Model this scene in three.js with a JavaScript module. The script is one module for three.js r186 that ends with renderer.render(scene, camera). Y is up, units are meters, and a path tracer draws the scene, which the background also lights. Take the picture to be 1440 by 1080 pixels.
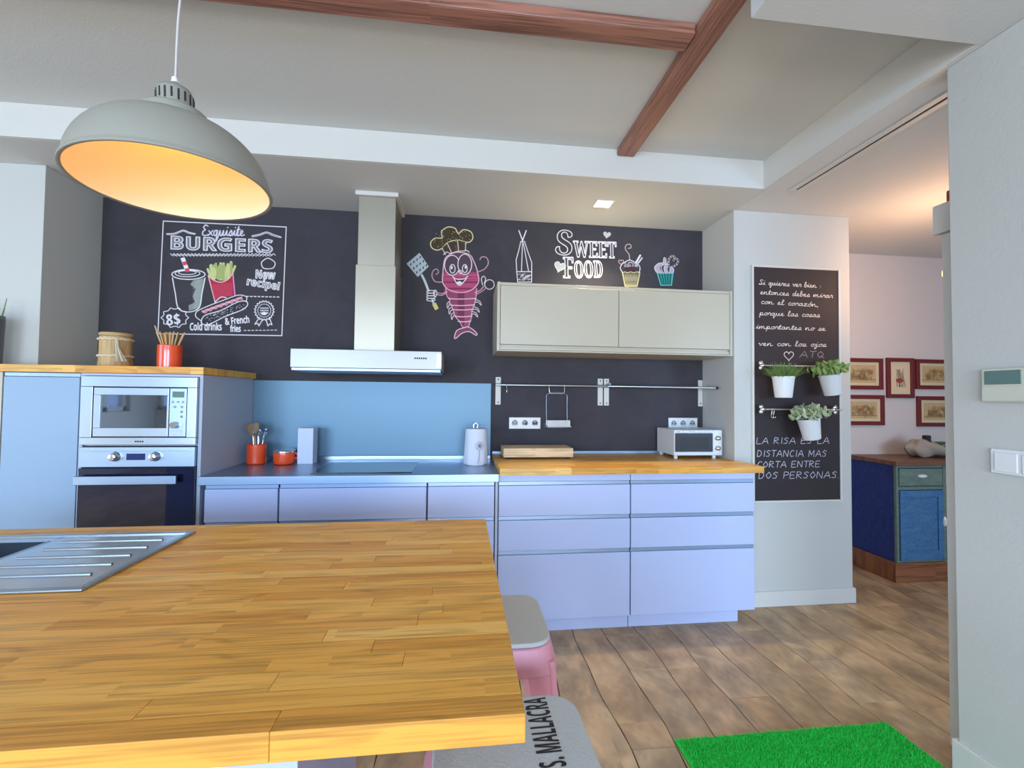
import * as THREE from 'three';
import { RoundedBoxGeometry } from 'three/addons/geometries/RoundedBoxGeometry.js';
import { mergeGeometries } from 'three/addons/utils/BufferGeometryUtils.js';
import { RectAreaLightUniformsLib } from 'three/addons/lights/RectAreaLightUniformsLib.js';

// ------------------------------------------------------------------ camera, sky, daylight, exposure
const scene = new THREE.Scene();
const FOCAL = 626.4, CAM = [1.377, 1.375, 3.182], YAW = 6.654, PITCH = 1.642, ROLL = 0.617, R = Math.PI / 180;
const camera = new THREE.PerspectiveCamera(2 * Math.atan(540 / FOCAL) / R, 4 / 3, 0.05, 60);
camera.position.set(...CAM);
camera.rotation.order = 'YXZ';
camera.rotation.set(PITCH * R, -YAW * R, ROLL * R);
const renderer = new THREE.WebGLRenderer();
renderer.toneMapping = THREE.LinearToneMapping;
renderer.toneMappingExposure = 1.35;
renderer.shadowMap.enabled = true;
RectAreaLightUniformsLib.init();
scene.background = new THREE.Color().setRGB(0.5, 0.75, 1.25);   // clear sky outside the windows

// daylight through the glazing behind the camera and on the window side of the room: a light as large as each opening
function daylight(x, y, z, w, h, tx, ty, tz, rgb, k) {
  const l = new THREE.RectAreaLight(new THREE.Color().setRGB(...rgb), k, w, h);
  l.position.set(x, y, z); l.lookAt(tx, ty, tz); scene.add(l); return l;
}
const SKYC = [0.47, 0.70, 1.0], GROUNDC = [1.0, 0.93, 0.84];
daylight(-1.5, 1.7, 7.2, 2.5, 1.15, -1.1, -1.6, 3.2, SKYC, 17);
daylight(1.75, 1.7, 7.2, 2.3, 1.15, 1.6, -1.6, 3.2, SKYC, 17);
daylight(-1.5, 0.6, 7.2, 2.5, 0.9, -1.3, 1.5, 3.2, GROUNDC, 7.5);   // lower panes: sunlit terrace
daylight(1.75, 0.6, 7.2, 2.3, 0.9, 1.7, 1.5, 3.2, GROUNDC, 7.5);
daylight(-4.2, 1.75, 3.3, 2.4, 1.1, -1.0, -0.8, 2.6, SKYC, 4);
daylight(-4.2, 0.65, 3.3, 2.4, 0.9, -1.0, 1.6, 2.6, GROUNDC, 2.2);
daylight(5.2, 1.45, 4.3, 1.9, 1.1, 4.9, -0.4, 0.4, SKYC, 9);   // hall window

// ------------------------------------------------------------------ helpers
function rng(a) { return () => { a = (a + 0x6d2b79f5) | 0; let t = Math.imul(a ^ (a >>> 15), 1 | a); t = (t + Math.imul(t ^ (t >>> 7), 61 | t)) ^ t; return ((t ^ (t >>> 14)) >>> 0) / 4294967296; }; }
const V = (x, y, z) => new THREE.Vector3(x, y, z);
// a photo pixel (1440 x 1080 frame) gives a direction; the plane the thing touches gives its distance
function at(u, v, axis, val) {
  const y = YAW * R, t = PITCH * R, r = ROLL * R;
  const f = V(Math.sin(y) * Math.cos(t), Math.sin(t), -Math.cos(y) * Math.cos(t)), rt = V(Math.cos(y), 0, Math.sin(y)), up = rt.clone().cross(f);
  const r2 = rt.clone().multiplyScalar(Math.cos(r)).addScaledVector(up, Math.sin(r)), u2 = up.clone().multiplyScalar(Math.cos(r)).addScaledVector(rt, -Math.sin(r));
  const d = f.addScaledVector(r2, (u - 720) / FOCAL).addScaledVector(u2, -(v - 540) / FOCAL), i = 'xyz'.indexOf(axis);
  return V(...CAM).addScaledVector(d, (val - CAM[i]) / d.getComponent(i));
}
// uv in metres, from the side that a face looks at; grain 'x' | 'y' | 'z' says which way u runs
function metreUV(g, grain = 'x', ou = 0, ov = 0) {
  g = g.index ? g.toNonIndexed() : g;
  const p = g.attributes.position, n = g.attributes.normal, uv = new Float32Array(p.count * 2);
  for (let i = 0; i < p.count; i++) {
    const c = [p.getX(i), p.getY(i), p.getZ(i)], a = [Math.abs(n.getX(i)), Math.abs(n.getY(i)), Math.abs(n.getZ(i))];
    const k = a[0] > a[1] && a[0] > a[2] ? 0 : a[1] > a[2] ? 1 : 2, o = [0, 1, 2].filter((q) => q !== k), gi = 'xyz'.indexOf(grain);
    const iu = o.includes(gi) ? gi : o[0], iv = o.find((q) => q !== iu);
    uv[i * 2] = c[iu] + ou; uv[i * 2 + 1] = c[iv] + ov;
  }
  g.setAttribute('uv', new THREE.BufferAttribute(uv, 2));
  return g;
}
function bx(x0, x1, y0, y1, z0, z1, bev = 0.002, grain = 'x', ou = 0, ov = 0) {
  const w = Math.abs(x1 - x0), h = Math.abs(y1 - y0), d = Math.abs(z1 - z0), b = Math.min(bev, w / 2.2, h / 2.2, d / 2.2);
  const g = b > 0.0004 ? new RoundedBoxGeometry(w, h, d, b > 0.006 ? 3 : 1, b) : new THREE.BoxGeometry(w, h, d);
  g.translate((x0 + x1) / 2, (y0 + y1) / 2, (z0 + z1) / 2);
  return metreUV(g, grain, ou, ov);
}
const merge = (list) => mergeGeometries(list.map((g) => { const q = g.index ? g.toNonIndexed() : g.clone(); for (const k of Object.keys(q.attributes)) if (!['position', 'normal', 'uv'].includes(k)) q.deleteAttribute(k); return q; }));
function lathe(profile, x, y, z, seg = 40) { const g = new THREE.LatheGeometry(profile.map(([r, h]) => new THREE.Vector2(Math.max(r, 1e-5), h)), seg); g.translate(x, y, z); return g; }
function cyl(r0, r1, h, x, y, z, seg = 28) { const g = new THREE.CylinderGeometry(r1, r0, h, seg); g.translate(x, y + h / 2, z); return g; }
function rod(a, b, r, seg = 12) {
  const A = V(...a), B = V(...b), d = B.clone().sub(A), g = new THREE.CylinderGeometry(r, r, d.length(), seg);
  g.applyQuaternion(new THREE.Quaternion().setFromUnitVectors(V(0, 1, 0), d.clone().normalize())); g.translate(...A.add(B).multiplyScalar(0.5).toArray()); return g;
}
function tube(pts, r, n = 40, seg = 8) { return new THREE.TubeGeometry(new THREE.CatmullRomCurve3(pts.map((p) => V(...p))), n, r, seg); }
function prism(a, b, wa, wb, da, db) {   // tapered bar from a to b, widths along x (w) and z (d)
  const g = new THREE.BoxGeometry(1, 1, 1), p = g.attributes.position;
  for (let i = 0; i < p.count; i++) { const t = p.getY(i) + 0.5, w = wa + (wb - wa) * t, d = da + (db - da) * t; p.setXYZ(i, a[0] + (b[0] - a[0]) * t + p.getX(i) * w, a[1] + (b[1] - a[1]) * t, a[2] + (b[2] - a[2]) * t + p.getZ(i) * d); }
  g.computeVertexNormals(); return g;
}
const used = {};
function numbered(n) { used[n] = (used[n] ?? -1) + 1; return used[n] ? n + '_' + String(used[n]).padStart(3, '0') : n; }
function add(o, parent) {
  o.traverse((q) => { if (q.isMesh) { q.castShadow = q.receiveShadow = true; } });
  (parent ?? scene).add(o); return o;
}
function group(name, base, label, category, extra = {}) {
  const g = new THREE.Group(); g.name = numbered(name); g.position.set(...base); g.userData = { label, category, ...extra };
  if (!category) delete g.userData.category; if (!label) delete g.userData.label;
  scene.add(g); return g;
}
const worldOf = (o) => { const v = V(0, 0, 0); for (let q = o; q; q = q.parent) v.add(q.position); return v; };
function part(name, geo, mat, parent, label) {   // geo in room coordinates
  const o = worldOf(parent), m = new THREE.Mesh(geo.clone().translate(-o.x, -o.y, -o.z), mat);
  m.name = name; if (label) m.userData.label = label; return add(m, parent);
}
function single(name, geo, mat, label, category, extra = {}) {   // a thing of one mesh, its origin at its base centre
  geo.computeBoundingBox(); const b = geo.boundingBox, c = V((b.min.x + b.max.x) / 2, b.min.y, (b.min.z + b.max.z) / 2);
  const m = new THREE.Mesh(geo.clone().translate(-c.x, -c.y, -c.z), mat); m.position.copy(c); m.name = numbered(name); m.userData = { label, category, ...extra }; if (!category) delete m.userData.category; return add(m);
}
const structure = (name, geo, mat, label) => { const m = new THREE.Mesh(geo, mat); m.name = name; m.userData = { kind: 'structure', label, category: name.split('_')[0] }; return add(m); };

// ------------------------------------------------------------------ textures and materials
function canvas(w, h) { const c = document.createElement('canvas'); c.width = w; c.height = h; return c; }
function tex(c, rx = 1, ry = 1, srgb = true) { const t = new THREE.CanvasTexture(c); t.wrapS = t.wrapT = THREE.RepeatWrapping; t.repeat.set(rx, ry); if (srgb) t.colorSpace = THREE.SRGBColorSpace; return t; }
function noiseField(seed, period) { const r = rng(seed), n = period, a = Float32Array.from({ length: n * n }, r); return (x, y) => { const x0 = Math.floor(x), y0 = Math.floor(y), fx = x - x0, fy = y - y0, s = fx * fx * (3 - 2 * fx), t = fy * fy * (3 - 2 * fy), q = (i, j) => a[(((j % n) + n) % n) * n + (((i % n) + n) % n)]; return (q(x0, y0) * (1 - s) + q(x0 + 1, y0) * s) * (1 - t) + (q(x0, y0 + 1) * (1 - s) + q(x0 + 1, y0 + 1) * s) * t; }; }
function dataTex(w, h, fn, rx, ry, srgb = true) {
  const d = new Uint8Array(w * h * 4);
  for (let y = 0; y < h; y++) for (let x = 0; x < w; x++) { const c = fn(x / w, y / h), i = (y * w + x) * 4; for (let k = 0; k < 3; k++) d[i + k] = Math.max(0, Math.min(255, Math.round(c[k] * 255))); d[i + 3] = 255; }
  const t = new THREE.DataTexture(d, w, h); t.wrapS = t.wrapT = THREE.RepeatWrapping; t.magFilter = THREE.LinearFilter; t.repeat.set(rx, ry); if (srgb) t.colorSpace = THREE.SRGBColorSpace; t.needsUpdate = true; return t;
}
const N = [1, 2, 3, 4].map((s) => noiseField(s * 71, 64));
function grainMap(seed, contrast, stretch, rx, ry) {   // wood grain along u, tileable
  const a = noiseField(seed, 64), b = noiseField(seed + 9, 64), c = noiseField(seed + 17, 64);
  return dataTex(512, 512, (u, v) => {
    const bend = (c(u * 8, v * 8) - 0.5) * 2.2;
    const fine = a(u * 64 / stretch, v * 64 * 1) * 0.5 + b(u * 64 / (stretch * 0.5), (v * 64) * 2 + bend * 0) * 0.3, broad = c(u * 4, v * 16 + bend) * 0.55;
    const k = Math.min(1, 1.02 - contrast * (fine + broad - 0.5));
    return [k, k * (0.995 - 0.06 * contrast * fine), k * (0.985 - 0.12 * contrast * fine)];
  }, rx, ry);
}
const speckle = (seed, lo, hi, rx, ry, f = 64) => dataTex(256, 256, (u, v) => { const k = lo + (hi - lo) * (noiseField0(seed)(u * f, v * f) * 0.6 + noiseField0(seed + 3)(u * f / 4, v * f / 4) * 0.4); return [k, k, k]; }, rx, ry, false);
const nf = {}; function noiseField0(s) { return (nf[s] ??= noiseField(s, 64)); }
const mat = (rgb, rough = 0.6, metal = 0, more = {}) => new THREE.MeshPhysicalMaterial({ color: Array.isArray(rgb) ? new THREE.Color().setRGB(...rgb) : rgb, roughness: rough, metalness: metal, ...more });
const gOak = grainMap(5, 0.38, 16, 1.6, 4.2), gBeam = grainMap(31, 0.6, 10, 0.8, 3), bumpWall = speckle(11, 0.2, 0.9, 6, 6, 64), bumpFine = speckle(21, 0, 1, 12, 12, 64);
const oakTones = [[0.82, 0.42, 0.075], [0.87, 0.48, 0.10], [0.74, 0.35, 0.055], [0.90, 0.53, 0.14], [0.80, 0.40, 0.08], [0.85, 0.455, 0.095]];
const M = {
  wall: mat([0.545, 0.55, 0.52], 0.85, 0, { bumpMap: bumpWall, bumpScale: 0.0005 }),
  ceiling: mat([0.62, 0.63, 0.62], 0.9, 0, { bumpMap: bumpWall, bumpScale: 0.0006 }),
  trimWhite: mat([0.64, 0.63, 0.59], 0.5),
  hallWall: mat([0.66, 0.6, 0.57], 0.85, 0, { bumpMap: bumpWall, bumpScale: 0.001 }),
  cab: mat([0.455, 0.525, 0.78], 0.35), cabPanel: mat([0.42, 0.47, 0.58], 0.45),  // white cabinets; the blue cast of daylight is put into these colours
  cream: mat([0.52, 0.475, 0.37], 0.35),
  alu: mat([0.34, 0.45, 0.62], 0.4, 0.8),
  steel: mat([0.46, 0.53, 0.61], 0.28, 1),
  steelSoft: mat([0.36, 0.46, 0.60], 0.38, 1),
  chrome: mat([0.8, 0.8, 0.82], 0.12, 1),
  black: mat([0.012, 0.012, 0.016], 0.35), blackGlass: mat([0.008, 0.009, 0.014], 0.05, 0, { clearcoat: 1, clearcoatRoughness: 0.03 }),
  rubber: mat([0.02, 0.02, 0.022], 0.7),
  oak: oakTones.map((c) => mat(c, 0.42, 0, { map: gOak })),
  beam: mat([0.37, 0.165, 0.12], 0.42, 0, { map: gBeam, bumpMap: gBeam, bumpScale: 0.002 }),
  pink: mat([0.66, 0.28, 0.34], 0.42, 0, { bumpMap: bumpFine, bumpScale: 0.0003 }), cushion: mat([0.45, 0.45, 0.43], 0.9, 0, { bumpMap: bumpFine, bumpScale: 0.0006 }),
  orange: mat([0.85, 0.08, 0.015], 0.22, 0, { clearcoat: 0.6 }),
  whitePlastic: mat([0.76, 0.77, 0.78], 0.35), creamPlastic: mat([0.6, 0.6, 0.5], 0.4),
  shade: mat([0.28, 0.275, 0.235], 0.5), shadeIn: mat([0.76, 0.72, 0.62], 0.6),  // lining is white enamel, warm lamp glow put into its cream tint
  straw: mat([0.62, 0.38, 0.16], 0.6), bamboo: mat([0.56, 0.38, 0.17], 0.6, 0, { map: gOak }), raffia: mat([0.66, 0.58, 0.42], 0.9), lightWood: mat([0.86, 0.63, 0.38], 0.5, 0, { map: gOak }),
  green: mat([0.014, 0.5, 0.055], 0.8), frame: mat([0.16, 0.012, 0.012], 0.4),
  leafA: mat([0.16, 0.26, 0.06], 0.6), leafB: mat([0.25, 0.38, 0.11], 0.6), leafC: mat([0.42, 0.5, 0.3], 0.65), darkPot: mat([0.1, 0.1, 0.12], 0.4),
  lcd: mat([0.12, 0.2, 0.18], 0.25), darkBlue: mat([0.012, 0.03, 0.13], 0.2), pane: mat([1, 1, 1], 0, 0, { transmission: 1, thickness: 0, ior: 1.45 }),
  bulb: mat([1, 0.9, 0.7], 0.4, 0, { emissive: new THREE.Color().setRGB(1, 0.55, 0.16), emissiveIntensity: 1.6 }),
  spot: mat([1, 1, 1], 0.4, 0, { emissive: new THREE.Color().setRGB(1, 0.92, 0.78), emissiveIntensity: 5 }),
};

// ------------------------------------------------------------------ the room shell
const CEIL = 2.655, TRAY = 2.83, ZT = 0.69, XR = 3.21, ZH = -0.3, COLZ = 0.395, XL = -0.965;
// floor: a screed with planks laid on it where the photograph shows them
{
  const fl = group('floor', [0, 0, 0], 'grey brown wood plank floor', 'floor', { kind: 'structure' });
  const streak = (seed) => { const a = noiseField(seed, 64), b = noiseField(seed + 5, 64), c = noiseField(seed + 8, 64);
    return dataTex(1024, 256, (u, v) => { const w = (c(u * 8, v * 4) - 0.5) * 2, s = a(u * 16, v * 16 + w) * 0.6 + b(u * 48, v * 64 + w * 2) * 0.25 + c(u * 4, v * 8 + w) * 0.45, k = 0.5 + 0.5 * s; const t = b(u * 8, v * 8 + w);
      return [0.62 * k + 0.16, (0.52 + 0.03 * t) * k + 0.135, (0.40 + 0.06 * t) * k + 0.105]; }, 0.7, 0.9); };
  const tones = [[1.05, 0.99, 0.86], [0.96, 0.89, 0.76], [1.12, 1.08, 0.96], [1.0, 0.96, 0.86]], m = tones.map((c, i) => mat(c, 0.42, 0, { map: streak(101 + i * 13), bumpMap: bumpFine, bumpScale: 0.0004 }));
  part('screed', bx(-4.6, 8.2, -0.12, -0.012, -0.5, 7.5, 0), mat([0.08, 0.065, 0.05], 0.9), fl);
  const r = rng(77), W = 0.192;
  const wavy = (x, z) => Math.sin(z * 5.3 + x * 9) * 0.009 + Math.sin(z * 13.1 + x * 4) * 0.006;
  for (let i = 0, x = 0.9; x < 6.9; i++, x += W) {
    let z = -0.3 - (i * 0.83) % 2.25;
    while (z < 3.0) {
      const z0 = Math.max(z, -0.3), z1 = Math.min(z + 2.25, 3.0), n = 16; z += 2.25;
      if (z1 - z0 < 0.05) continue;
      const g = new THREE.BoxGeometry(W - 0.0045, 0.012, z1 - z0 - 0.002, 1, 1, n); g.translate(x + W / 2, -0.006, (z0 + z1) / 2);
      const p = g.attributes.position; for (let k = 0; k < p.count; k++) { const e = p.getX(k) > x + W / 2 ? x + W : x; p.setX(k, p.getX(k) + wavy(e, p.getZ(k))); }
      part('plank', metreUV(g, 'z', r() * 5, r() * 3), m[Math.floor(r() * 4)], fl);
    }
  }
  for (const b of [[-4.6, 0.9, -0.5, 7.5], [6.85, 8.2, -0.5, 7.5], [0.9, 6.9, 3.0, 7.5]]) part('floor_surface', bx(b[0], b[1], -0.012, 0, b[2], b[3], 0, 'z'), m[0], fl);
}
// ceiling: lower soffit round a raised tray
{
  const c = group('ceiling', [0, CEIL, 0], 'grey painted ceiling with a raised tray', 'ceiling', { kind: 'structure' });
  const top = 3.05;
  part('soffit', bx(-4.6, XR, CEIL, top, -0.5, ZT, 0.004), M.ceiling, c);
  part('soffit', bx(XR, 8.2, CEIL, top, -0.5, 7.5, 0.002), M.ceiling, c);
  part('soffit', bx(2.33, XR, CEIL, top, 1.82, 7.5, 0.004), M.ceiling, c);
  part('tray', bx(-4.6, XR, TRAY, top, ZT, 1.82, 0), M.ceiling, c);
  part('tray', bx(-4.6, 2.33, TRAY, top, 1.82, 7.5, 0), M.ceiling, c);
  // bright white edge boards round the tray
  part('tray_edge', bx(-4.6, XR - 0.012, CEIL + 0.0005, TRAY, ZT, ZT + 0.012, 0.002), M.trimWhite, c);
  part('tray_edge', bx(XR - 0.012, XR, CEIL + 0.0005, TRAY, ZT, 1.82, 0.002), M.trimWhite, c);
}
structure('wall_column', bx(XR - 0.01, 4.06, 0, CEIL, ZH, COLZ, 0.003), M.wall, 'white wall pier with a framed chalkboard');
structure('wall_recess', bx(-4.6, XL, 0, CEIL, -0.12, 0.41, 0.003), M.wall, 'white wall pier beside the dark chalkboard wall');
structure('wall_right', bx(XR + 0.012, XR + 0.112, 0, CEIL, 1.705, 7.5, 0.004), M.wall, 'pale wall with thermostat and switches');
structure('wall_hall_back', bx(4.06, 8.2, 0, CEIL, ZH - 0.12, ZH, 0), M.hallWall, 'hall wall with framed pictures');
structure('wall_hall_right', bx(8.1, 8.2, 0, CEIL, ZH, 7.5, 0), M.hallWall, 'far wall of the hall');
structure('wall_hall_front', merge([bx(XR + 0.112, 4.2, 0, CEIL, 4.4, 4.5, 0), bx(6.2, 8.2, 0, CEIL, 4.4, 4.5, 0), bx(4.2, 6.2, 0, 0.8, 4.4, 4.5, 0), bx(4.2, 6.2, 2.1, CEIL, 4.4, 4.5, 0)]), M.hallWall, 'hall wall facing the pictures');
structure('wall_front', merge([bx(-4.6, XR + 0.1, 2.4, 3.05, 7.3, 7.5, 0), bx(-4.6, -2.8, 0, 1.05, 7.3, 7.5, 0), bx(-4.6, -4.4, 1.05, 2.4, 7.3, 7.5, 0), bx(-3.4, -2.8, 1.05, 2.4, 7.3, 7.5, 0), bx(-0.2, 0.55, 0, 2.4, 7.3, 7.5, 0), bx(2.95, XR + 0.1, 0, 2.4, 7.3, 7.5, 0)]), M.wall, 'wall with two glazed terrace doors');
structure('wall_left', merge([bx(-4.6, -4.4, 0, 3.05, 0.4, 2.05, 0), bx(-4.6, -4.4, 0, 3.05, 4.55, 5.7, 0), bx(-4.6, -4.4, 0, 1.05, 5.7, 6.65, 0), bx(-4.6, -4.4, 2.4, 3.05, 5.7, 6.65, 0), bx(-4.6, -4.4, 0, 3.05, 6.65, 7.3, 0), bx(-4.6, -4.4, 2.4, 3.05, 2.05, 4.55, 0)]), M.wall, 'wall with a glazed door');
function windowUnit(name, x0, x1, z0, z1, yb = 0, yt = 2.4) {
  const alongX = Math.abs(x1 - x0) > Math.abs(z1 - z0), w = group(name, [(x0 + x1) / 2, 0, (z0 + z1) / 2], yb > 1 ? 'window with a high sill beside the terrace doors' : yb ? 'hall window opposite the pictures' : 'tall glazed terrace door', 'window', { kind: 'structure' });
  const a0 = alongX ? x0 : z0, a1 = alongX ? x1 : z1, am = (a0 + a1) / 2, B = (p, q, y0, y1, d) => (alongX ? bx(p, q, y0, y1, z0 - d, z0 + d, 0.002) : bx(x0 - d, x0 + d, y0, y1, p, q, 0.002));
  part('window_frame', merge([B(a0, a0 + 0.07, yb, yt, 0.03), B(a1 - 0.07, a1, yb, yt, 0.03), B(am - 0.05, am + 0.05, yb, yt, 0.03), B(a0, a1, yt - 0.07, yt, 0.03), B(a0, a1, yb, yb + 0.08, 0.03)]), M.trimWhite, w);
  for (const [p, q] of [[a0 + 0.07, am - 0.05], [am + 0.05, a1 - 0.07]]) part('pane', B(p, q, yb + 0.08, yt - 0.07, 0.004), M.pane, w);
}
windowUnit('window_1', -2.8, -0.2, 7.4, 7.4); windowUnit('window_2', 0.55, 2.95, 7.4, 7.4); windowUnit('window_3', -4.5, -4.5, 2.05, 4.55); windowUnit('window_4', 4.2, 6.2, 4.45, 4.45, 0.8, 2.1); windowUnit('window_5', -4.5, -4.5, 5.7, 6.65, 1.05, 2.4); windowUnit('window_6', -4.4, -3.4, 7.4, 7.4, 1.05, 2.4);
structure('trim_terrace', bx(-9, 9, -0.2, -0.125, 7.55, 14, 0), mat([0.6, 0.55, 0.48], 0.9), 'paved terrace outside the glazed doors');
structure('baseboard_column', merge([bx(3.2, 4.072, 0, 0.1, COLZ, COLZ + 0.014, 0.003), bx(4.06, 4.074, 0, 0.1, ZH, COLZ, 0.003)]), M.trimWhite, 'white skirting board at the foot of the wall pier');
structure('baseboard_right', merge([bx(XR, XR + 0.0125, 0, 0.125, 1.70, 7.3, 0.003), bx(XR, XR + 0.12, 0, 0.125, 1.691, 1.7045, 0.003)]), M.trimWhite, 'white skirting board below the thermostat wall');
structure('baseboard_hall', bx(4.075, 8.1, 0, 0.1, ZH, ZH + 0.014, 0.003), M.trimWhite, 'white skirting board in the hall');
structure('door_1', bx(3.335, 3.372, 0.01, 2.06, 1.585, 2.5, 0.003), M.trimWhite, 'white sliding door leaf slid back behind the wall');
{ const d = group('door_header', [3.35, 2.06, 1.9], 'white box pelmet over the sliding door in the hall', 'pelmet');
  part('cover', bx(3.324, 3.384, 2.065, 2.185, 1.56, 2.5, 0.003), M.trimWhite, d); part('lamplit_block', bx(3.34, 3.37, 2.185, 2.235, 1.6, 1.66, 0.004), mat([0.35, 0.05, 0.02], 0.6), d, 'small block with warm lamplight put into its reddish colour'); }  // red of the warm hall lamplight painted onto the small block
// recessed sliding track in the ceiling of the opening
{ const t = group('ceiling_track', [3.4, CEIL - 0.006, 1.2], 'long thin metal track set in the ceiling over the doorway', 'track');
  const y0 = CEIL - 0.006, x0 = 3.355, x1 = 3.43;
  part('flange', bx(x0, x0 + 0.03, y0, CEIL, 0.72, 2.6, 0.001), M.trimWhite, t); part('flange', bx(x0 + 0.046, x1, y0, CEIL, 0.72, 2.6, 0.001), M.trimWhite, t);
  part('end_cap', bx(x0, x1, y0, CEIL, 0.705, 0.72, 0.001), M.trimWhite, t); part('groove', bx(x0 + 0.03, x0 + 0.046, y0 + 0.004, CEIL, 0.72, 2.6, 0), M.rubber, t, 'dark groove'); }

// ------------------------------------------------------------------ chalkboard wall with its chalk drawings
const BX0 = XL, BX1 = XR - 0.01, BY0 = 0.93, BY1 = CEIL;
const chalk = (() => {
  const W = 2048, H = Math.round(W * (BY1 - BY0) / (BX1 - BX0)), S = W / (BX1 - BX0), c = canvas(W, H), x = c.getContext('2d'), r = rng(4242);
  x.fillStyle = '#423f45'; x.fillRect(0, 0, W, H);
  for (let i = 0; i < 900; i++) { x.fillStyle = `rgba(${r() < 0.5 ? '90,88,92' : '34,33,38'},${0.015 + r() * 0.03})`; x.beginPath(); x.ellipse(r() * W, r() * H, 10 + r() * 110, 6 + r() * 45, r() * 3, 0, 7); x.fill(); }
  const X = (w) => (w - BX0) * S, Y = (h) => (BY1 - h) * S;
  const P = (u, v) => { const p = at(u, v, 'z', 0.003); return [X(p.x), Y(p.y)]; };
  const zA = ([a, b]) => P(210 + a / 6, 300 + b / 6), zB = ([a, b]) => P(560 + a / 6, 305 + b / 6), zC = ([a, b]) => P(760 + a / 6.545, 310 + b / 6.545);
  const WH = '#e9e6ec', PK = '#e7b4c6', YL = '#e6e0ae';
  function path(map, pts, smooth, close) {
    const q = pts.map(map); x.beginPath();
    if (!smooth) { q.forEach((p, i) => (i ? x.lineTo(...p) : x.moveTo(...p))); if (close) x.closePath(); return; }
    const n = q.length, g = (i) => (close ? q[(i + n) % n] : q[Math.max(0, Math.min(n - 1, i))]);
    x.moveTo(...q[0]);
    for (let i = 0; i < (close ? n : n - 1); i++) { const p0 = g(i - 1), p1 = g(i), p2 = g(i + 1), p3 = g(i + 2); x.bezierCurveTo(p1[0] + (p2[0] - p0[0]) / 6, p1[1] + (p2[1] - p0[1]) / 6, p2[0] - (p3[0] - p1[0]) / 6, p2[1] - (p3[1] - p1[1]) / 6, p2[0], p2[1]); }
    if (close) x.closePath();
  }
  x.lineJoin = x.lineCap = 'round';
  const line = (map, pts, col = WH, w = 3, smooth = true, close = false) => { path(map, pts, smooth, close); x.strokeStyle = col; x.lineWidth = w; x.stroke(); };
  const fill = (map, pts, col, smooth = true) => { path(map, pts, smooth, true); x.fillStyle = col; x.fill(); };
  const ell = (cx, cy, rx, ry, rot = 0) => Array.from({ length: 24 }, (_, i) => { const a = i / 24 * 6.2832, c1 = Math.cos(a) * rx, s1 = Math.sin(a) * ry; return [cx + c1 * Math.cos(rot) - s1 * Math.sin(rot), cy + c1 * Math.sin(rot) + s1 * Math.cos(rot)]; });
  function text(map, str, a, b, hgt, font, o = {}) {   // baseline from a to b (drawing coordinates), letters hgt tall
    const A = map(a), B = map(b), T = map([a[0], a[1] - hgt]), h = Math.hypot(T[0] - A[0], T[1] - A[1]);
    x.save(); x.translate(...A); x.rotate(Math.atan2(B[1] - A[1], B[0] - A[0])); x.font = font.replace('#', '100'); const wd = x.measureText(str).width, L = Math.hypot(B[0] - A[0], B[1] - A[1]);
    x.scale(L / wd, h / 73); if (o.fill) { x.fillStyle = o.fill; x.fillText(str, 0, 0); } if (o.stroke) { x.strokeStyle = o.stroke; x.lineWidth = (o.w ?? 3) * wd / L; x.strokeText(str, 0, 0); } x.restore();
  }
  const clipTo = (map, pts, fn) => { x.save(); path(map, pts, true, true); x.clip(); fn(); x.restore(); };
  // --- menu panel
  line(zA, [[118, 65], [1155, 115], [1118, 1032], [72, 1015]], WH, 3.2, false, true);
  script(x, zA, 'Exquisite', [440, 188], [800, 190], 46, '#d9d3e2', 4.2);
  line(zA, [[145, 172], [210, 168], [285, 142], [335, 160], [388, 172]]); line(zA, [[148, 180], [215, 177], [285, 151], [330, 168], [385, 178]], WH, 2.2);
  line(zA, [[865, 190], [930, 176], [990, 158], [1045, 178], [1112, 200]]); line(zA, [[868, 200], [935, 185], [990, 168], [1040, 188], [1110, 206]], WH, 2.2);
  text(zA, 'BURGERS', [165, 300], [1045, 332], 112, 'bold #px sans-serif', { fill: 'rgba(215,212,220,0.45)', stroke: WH, w: 3.4 });
  line(zA, Array.from({ length: 60 }, (_, i) => [178 + i * 15, 346 + (i % 2 ? 8 : -6)]), WH, 2.6); line(zA, Array.from({ length: 58 }, (_, i) => [200 + i * 14.6, 356 + (i % 2 ? -5 : 6)]), WH, 1.8);
  line(zA, ell(330, 515, 140, 42), WH, 3.4, true, true); line(zA, ell(322, 507, 105, 28), WH, 2.8, true, true); line(zA, ell(320, 500, 74, 17), WH, 2.6, true, true);
  fill(zA, [[262, 378], [298, 370], [342, 490], [306, 496]], '#ecebef', false); fill(zA, [[276, 412], [310, 404], [322, 432], [288, 440]], '#d7505c', false); fill(zA, [[298, 468], [330, 460], [342, 490], [306, 496]], '#d7505c', false);
  fill(zA, [[370, 565], [462, 548], [440, 700], [420, 800], [335, 822], [330, 775], [385, 752], [365, 700], [392, 640], [345, 600]], '#8f9690', false);
  for (let i = 0; i < 30; i++) line(zA, [[360 + r() * 30, 570 + i * 8], [440 - i * 0.6, 560 + i * 8]], 'rgba(190,196,190,0.5)', 1.4, false);
  line(zA, [[195, 545], [218, 670], [245, 800], [330, 832], [420, 795], [445, 670], [470, 545]], WH, 3.4);
  for (let i = 0; i < 46; i++) { const a = -0.55 + r() * 1.1, bx_ = 520 + r() * 170; line(zA, [[bx_, 560 - r() * 20], [600 + (bx_ - 600) * 1.15 + a * 60, 400 + r() * 60 + Math.abs(a) * 60]], r() < 0.5 ? '#c9cf8d' : '#a7b06e', 6 + r() * 3, false); }
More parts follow.
